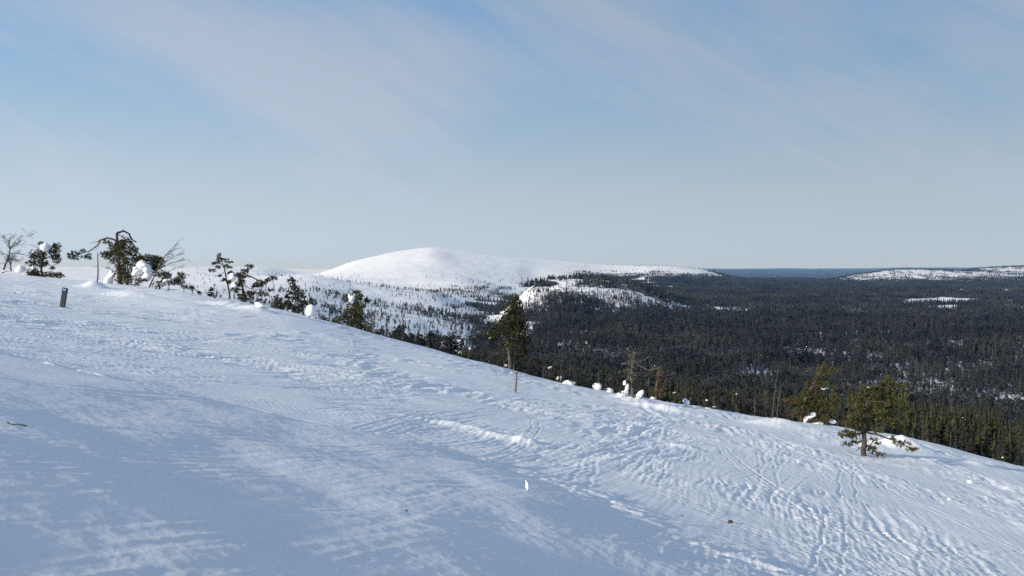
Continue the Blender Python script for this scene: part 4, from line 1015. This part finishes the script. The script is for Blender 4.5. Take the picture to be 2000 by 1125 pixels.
# visibility over the brow and nearer ground
vis_d = np.exp(np.linspace(math.log(20), math.log(6000), 420))
vis_u = np.linspace(-0.70, 0.72, 320)
vz = np.stack([ground(vis_u * d, np.full_like(vis_u, d)) / d for d in vis_d])
vmax = np.maximum.accumulate(vz, 0)
def visible_frac(x, y, z, h):
    u = x / y
    i = np.clip(((u - vis_u[0]) / (vis_u[1] - vis_u[0])).round().astype(int), 0, len(vis_u) - 1)
    j = np.clip(np.searchsorted(vis_d, y * 0.97) - 1, 0, len(vis_d) - 1)
    return np.clip(((z + h) / y - vmax[j, i]) * y / h, 0, 1)

# (1) scrub just over the brow
X1, Y1 = scatter(0, -0.42, 0.72, 30, 165, 0.15)
sg = EDGE_N[0] * X1 + EDGE_N[1] * Y1 - EDGE_D
px1 = CX + F * X1 / Y1
pk = np.interp(px1, [400, 540, 620, 760, 850, 1000, 1040, 1400, 2100], [0.01, 0.04, 0.10, 0.30, 0.5, 0.7, 0.9, 1.0, 1.0])
k = (sg > 3.0) & (rng.random(len(X1)) < pk)
X1, Y1, sg = X1[k], Y1[k], sg[k]
H1 = np.interp(sg, [3, 12, 30, 90], [1.3, 2.3, 3.6, 6.5]) * rng.uniform(0.6, 1.35, len(X1))
# (2) open woods and forest to 1300 m
X2, Y2 = scatter(0, -0.45, 0.70, 165, 1350, 0.085)
Z2_ = ground(X2, Y2)
p2x, p2y = project(X2, Y2, Z2_)
c2 = cover(X2, Y2, p2x, p2y)
k = rng.random(len(X2)) < c2
X2, Y2 = X2[k], Y2[k]
H2 = np.interp(Y2, [165, 400, 1000], [7, 9.5, 10.5]) * rng.uniform(0.55, 1.3, len(X2)) * np.interp(CX + F * X2 / Y2, [300, 700, 1000, 1100], [0.55, 0.7, 0.85, 1.0])
# (3) sparse single trees on the bench and fells, 1350 - 5200 m
X3, Y3 = scatter(0, -0.45, 0.68, 1350, 6400, 0.011)
Z3_ = ground(X3, Y3)
p3x, p3y = project(X3, Y3, Z3_)
c3 = cover(X3, Y3, p3x, p3y)
k = (rng.random(len(X3)) < c3 * 1.3) & (c3 < 0.5)
X3, Y3 = X3[k], Y3[k]
H3 = rng.uniform(4.5, 9.5, len(X3))
H2 = H2 * np.clip(1 + 0.55 * fbm(X2 / 70, Y2 / 70, 3, 301), 0.45, 1.5)
XA, YA, HA = np.concatenate([X1, X2, X3]), np.concatenate([Y1, Y2, Y3]), np.concatenate([H1, H2, H3])
ZA = ground(XA, YA)
vf = visible_frac(XA, YA, ZA, HA)
k = vf > 0.02
XA, YA, ZA, HA, vf = XA[k], YA[k], ZA[k], HA[k], vf[k]
pxa, pya = project(XA, YA, ZA)
size = HA / YA * F * np.sqrt(vf)
inside = (pxa > 5) & (pxa < 1995)
print('trees', len(X1), len(X2), len(X3), 'visible', len(XA))
order = np.argsort(-(size * inside))[:400]
single = np.zeros(len(XA), bool); single[order] = True
for n, i in enumerate(order):
    pine = rng.random() < 0.5
    root = bpy.data.objects.new('scrub_pine' if pine else 'young_spruce', None)
    COL.objects.link(root)
    root.location = (XA[i], YA[i], ZA[i])
    h = HA[i]
    root.scale = (h * rng.uniform(0.9, 1.25), h * rng.uniform(0.9, 1.25), h)
    root.rotation_euler = (rng.normal(0, 0.05), rng.normal(0, 0.05), rng.uniform(0, 6.28))
    zone = ('left of the round snow mound' if pxa[i] < 605 else 'between the round mound and snow-topped spruce' if pxa[i] < 690 else 'left of the tall central pine' if pxa[i] < 960 else 'between the tall pine and dead grey tree' if pxa[i] < 1230 else
            'between the dead grey tree and bare saplings' if pxa[i] < 1500 else 'behind the two leaning pines' if pxa[i] < 1770 else 'right of the foreground pine')
    if pine:
        tag(root, 'broad olive scrub pine beyond the brow, ' + zone, 'tree', 'scrub pines beyond the brow')
    else:
        tag(root, 'narrow dark young spruce beyond the brow, ' + zone, 'tree', 'young spruces beyond the brow')
    obj('trunk', TRUNK, root)
    obj('crown', (PINEC[int(rng.integers(2))] if pine else CROWN[int(rng.integers(4))]), root)

# the rest of the wood: instanced, nobody could count it
def hidden_collection(name, meshes):
    c = bpy.data.collections.new(name)
    for i, me in enumerate(meshes):
        c.objects.link(bpy.data.objects.new('%s_%02d' % (name, i), me))
    return c
def join(*mbs):
    m = MB()
    for b in mbs:
        o = len(m.v)
        m.v += b.v; m.f += [tuple(i + o for i in f) for f in b.f]
    return m
def two_mats(name, crown, trunk, mat):
    m = join(crown, trunk)
    me = m.mesh(name, mat)
    me.materials.append(M_BARK)
    mi = np.zeros(len(m.f), np.int32); mi[len(crown.f):] = 1
    me.polygons.foreach_set('material_index', mi)
    return me
def round_pine(seed):
    rg = random.Random(seed)
    m = MB()
    for _ in range(34):
        z = rg.uniform(0.36, 0.97)
        r = 0.17 * math.sin(math.pi * min(1, (z - 0.25) / 0.8)) ** 0.7
        a, q = rg.uniform(0, 6.28), math.sqrt(rg.random()) * r
        c = Vector((math.cos(a) * q, math.sin(a) * q, z))
        s_ = rg.uniform(0.035, 0.075)
        b = len(m.v)
        for k in range(4):
            an = 1.571 * k + rg.uniform(-0.5, 0.5)
            m.v.append(tuple(c + Vector((math.cos(an) * s_ * rg.uniform(0.7, 1.5), math.sin(an) * s_ * rg.uniform(0.7, 1.5), rg.uniform(-0.5, 0.1) * s_))))
        m.v.append(tuple(c + Vector((0, 0, s_ * 0.9))))
        m.f += [(b + k, b + (k + 1) % 4, b + 4) for k in range(4)]
    return m
SPECIES = [two_mats('conifer', spruce_mesh(60 + i, 9, 6, (0.13, 0.16, 0.19, 0.12, 0.24)[i], 1, gap=0.12), trunk_mesh(), M_FARTREE) for i in range(3)] + [two_mats('conifer', round_pine(160 + i), trunk_mesh(0.013), M_FARTREE) for i in range(3)]
bare = [bare_mesh(70 + i).mesh('bare', M_GREY) for i in range(2)]
C_TREE = hidden_collection('conifer', SPECIES + bare)

def patch_mesh(seed, n, side, lowest, mat):
    rg = random.Random(seed)
    m = MB()
    for _ in range(n):
        h = rg.uniform(0.45, 1.3) * lowest
        x, y = rg.uniform(-side / 2, side / 2), rg.uniform(-side / 2, side / 2)
        r = h * rg.uniform(0.11, 0.2)
        a0 = rg.uniform(0, 6)
        for z0, z1, rr in ((0.12, 0.62, 1.0), (0.42, 1.0, 0.66)):
            b = len(m.v)
            for q in range(5):
                a = a0 + 6.283 * q / 5
                k = rg.uniform(0.6, 1.2)
                m.v.append((x + math.cos(a) * r * rr * k, y + math.sin(a) * r * rr * k, h * (z0 + rg.uniform(-0.08, 0.06))))
            m.v.append((x, y, h * z1))
            m.f += [(b + q, b + (q + 1) % 5, b + 5) for q in range(5)]
        a0 += 1
    return m.mesh('wood_patch', mat)
PATCH = [patch_mesh(80 + i, 34, 34, 10.5, M_FARTREE) for i in range(4)] + [patch_mesh(90 + i, 16, 34, 9.5, M_FARTREE) for i in range(3)]
C_PATCH = hidden_collection('wood_patch', PATCH)

def instancer(name, label, coll, P, scale, rot, idx):
    me = bpy.data.meshes.new(name)
    me.vertices.add(len(P))
    me.vertices.foreach_set('co', np.asarray(P, np.float32).ravel())
    for nm, typ, val in (('size', 'FLOAT', scale), ('turn', 'FLOAT', rot), ('pick', 'INT', idx)):
        a = me.attributes.new(nm, typ, 'POINT')
        a.data.foreach_set('value', np.asarray(val, np.int32 if typ == 'INT' else np.float32))
    o = obj(name, me)
    tag(o, label, kind='stuff')
    g = bpy.data.node_groups.new(name, 'GeometryNodeTree')
    g.interface.new_socket('Geometry', in_out='INPUT', socket_type='NodeSocketGeometry')
    g.interface.new_socket('Geometry', in_out='OUTPUT', socket_type='NodeSocketGeometry')
    gi, go = g.nodes.new('NodeGroupInput'), g.nodes.new('NodeGroupOutput')
    ip = g.nodes.new('GeometryNodeInstanceOnPoints')
    ci = g.nodes.new('GeometryNodeCollectionInfo')
    ci.inputs['Collection'].default_value = coll
    ci.inputs['Separate Children'].default_value = True
    ci.inputs['Reset Children'].default_value = True
    ip.inputs['Pick Instance'].default_value = True
    def named(nm, typ):
        n = g.nodes.new('GeometryNodeInputNamedAttribute'); n.data_type = typ
        n.inputs['Name'].default_value = nm
        return next(s for s in n.outputs if s.enabled and s.name == 'Attribute')
    cx = g.nodes.new('ShaderNodeCombineXYZ')
    g.links.new(named('turn', 'FLOAT'), cx.inputs['Z'])
    g.links.new(gi.outputs[0], ip.inputs['Points'])
    g.links.new(ci.outputs[0], ip.inputs['Instance'])
    g.links.new(named('pick', 'INT'), ip.inputs['Instance Index'])
    g.links.new(cx.outputs[0], ip.inputs['Rotation'])
    g.links.new(named('size', 'FLOAT'), ip.inputs['Scale'])
    g.links.new(ip.outputs[0], go.inputs[0])
    md = o.modifiers.new('wood', 'NODES')
    md.node_group = g
    return o
r_ = ~single
nR = int(r_.sum())
pick = rng.integers(0, 6, nR)
pick = np.where((rng.random(nR) < 0.09) & (YA[r_] < 900), rng.integers(6, 8, nR), pick)
instancer('conifer_forest', 'dark conifer forest filling the valley below the slope', C_TREE, np.stack([XA[r_], YA[r_], ZA[r_]], -1), HA[r_], rng.uniform(0, 6.28, nR), pick)
# (4) closed forest farther off, in patches
X4, Y4 = scatter(0, -0.10, 0.72, 1330, 6800, 1 / 700.0)
Z4_ = ground(X4, Y4)
p4x, p4y = project(X4, Y4, Z4_)
c4 = cover(X4, Y4, p4x, p4y)
vf4 = visible_frac(X4, np.minimum(Y4, 5900), Z4_, np.full(len(X4), 10.0))
k = (c4 > 0.12) & (rng.random(len(X4)) < c4 * 1.15) & (vf4 > 0.01)
X4, Y4, Z4_, c4 = X4[k], Y4[k], Z4_[k], c4[k]
n4 = len(X4)
print('patches', n4)
instancer('far_wood', 'far-off conifer wood on the valley floor and low fells', C_PATCH, np.stack([X4, Y4, Z4_ - 0.4], -1), rng.uniform(0.8, 1.15, n4), rng.uniform(0, 6.28, n4), np.where(c4 > 0.6, rng.integers(0, 4, n4), rng.integers(4, 7, n4)))

# ------------------------------------------------------------------ the air
def haze():
    x0, x1, y0, y1, z0, z1 = -24000, 24000, -4500, 25500, -260, 112
    V = [(x, y, z) for z in (z0, z1) for x, y in ((x0, y0), (x1, y0), (x1, y1), (x0, y1))]
    Fc = [(0, 3, 2, 1), (4, 5, 6, 7), (0, 1, 5, 4), (1, 2, 6, 5), (2, 3, 7, 6), (3, 0, 4, 7)]
    m = bpy.data.materials.new('pale_air')
    m.use_nodes = True
    t = m.node_tree
    t.nodes.remove(t.nodes['Principled BSDF'])
    v = N(t, 'ShaderNodeVolumePrincipled')
    v.inputs['Color'].default_value = (0.22, 0.48, 1.0, 1)
    v.inputs['Density'].default_value = 3.4e-5
    v.inputs['Absorption Color'].default_value = (1, 1, 1, 1)
    v.inputs['Anisotropy'].default_value = 0.0
    t.links.new(v.outputs['Volume'], t.nodes['Material Output'].inputs['Volume'])
    o = obj('haze', mesh_np('haze', V, Fc, m))
    tag(o, 'thin blue winter haze', kind='stuff')
haze()
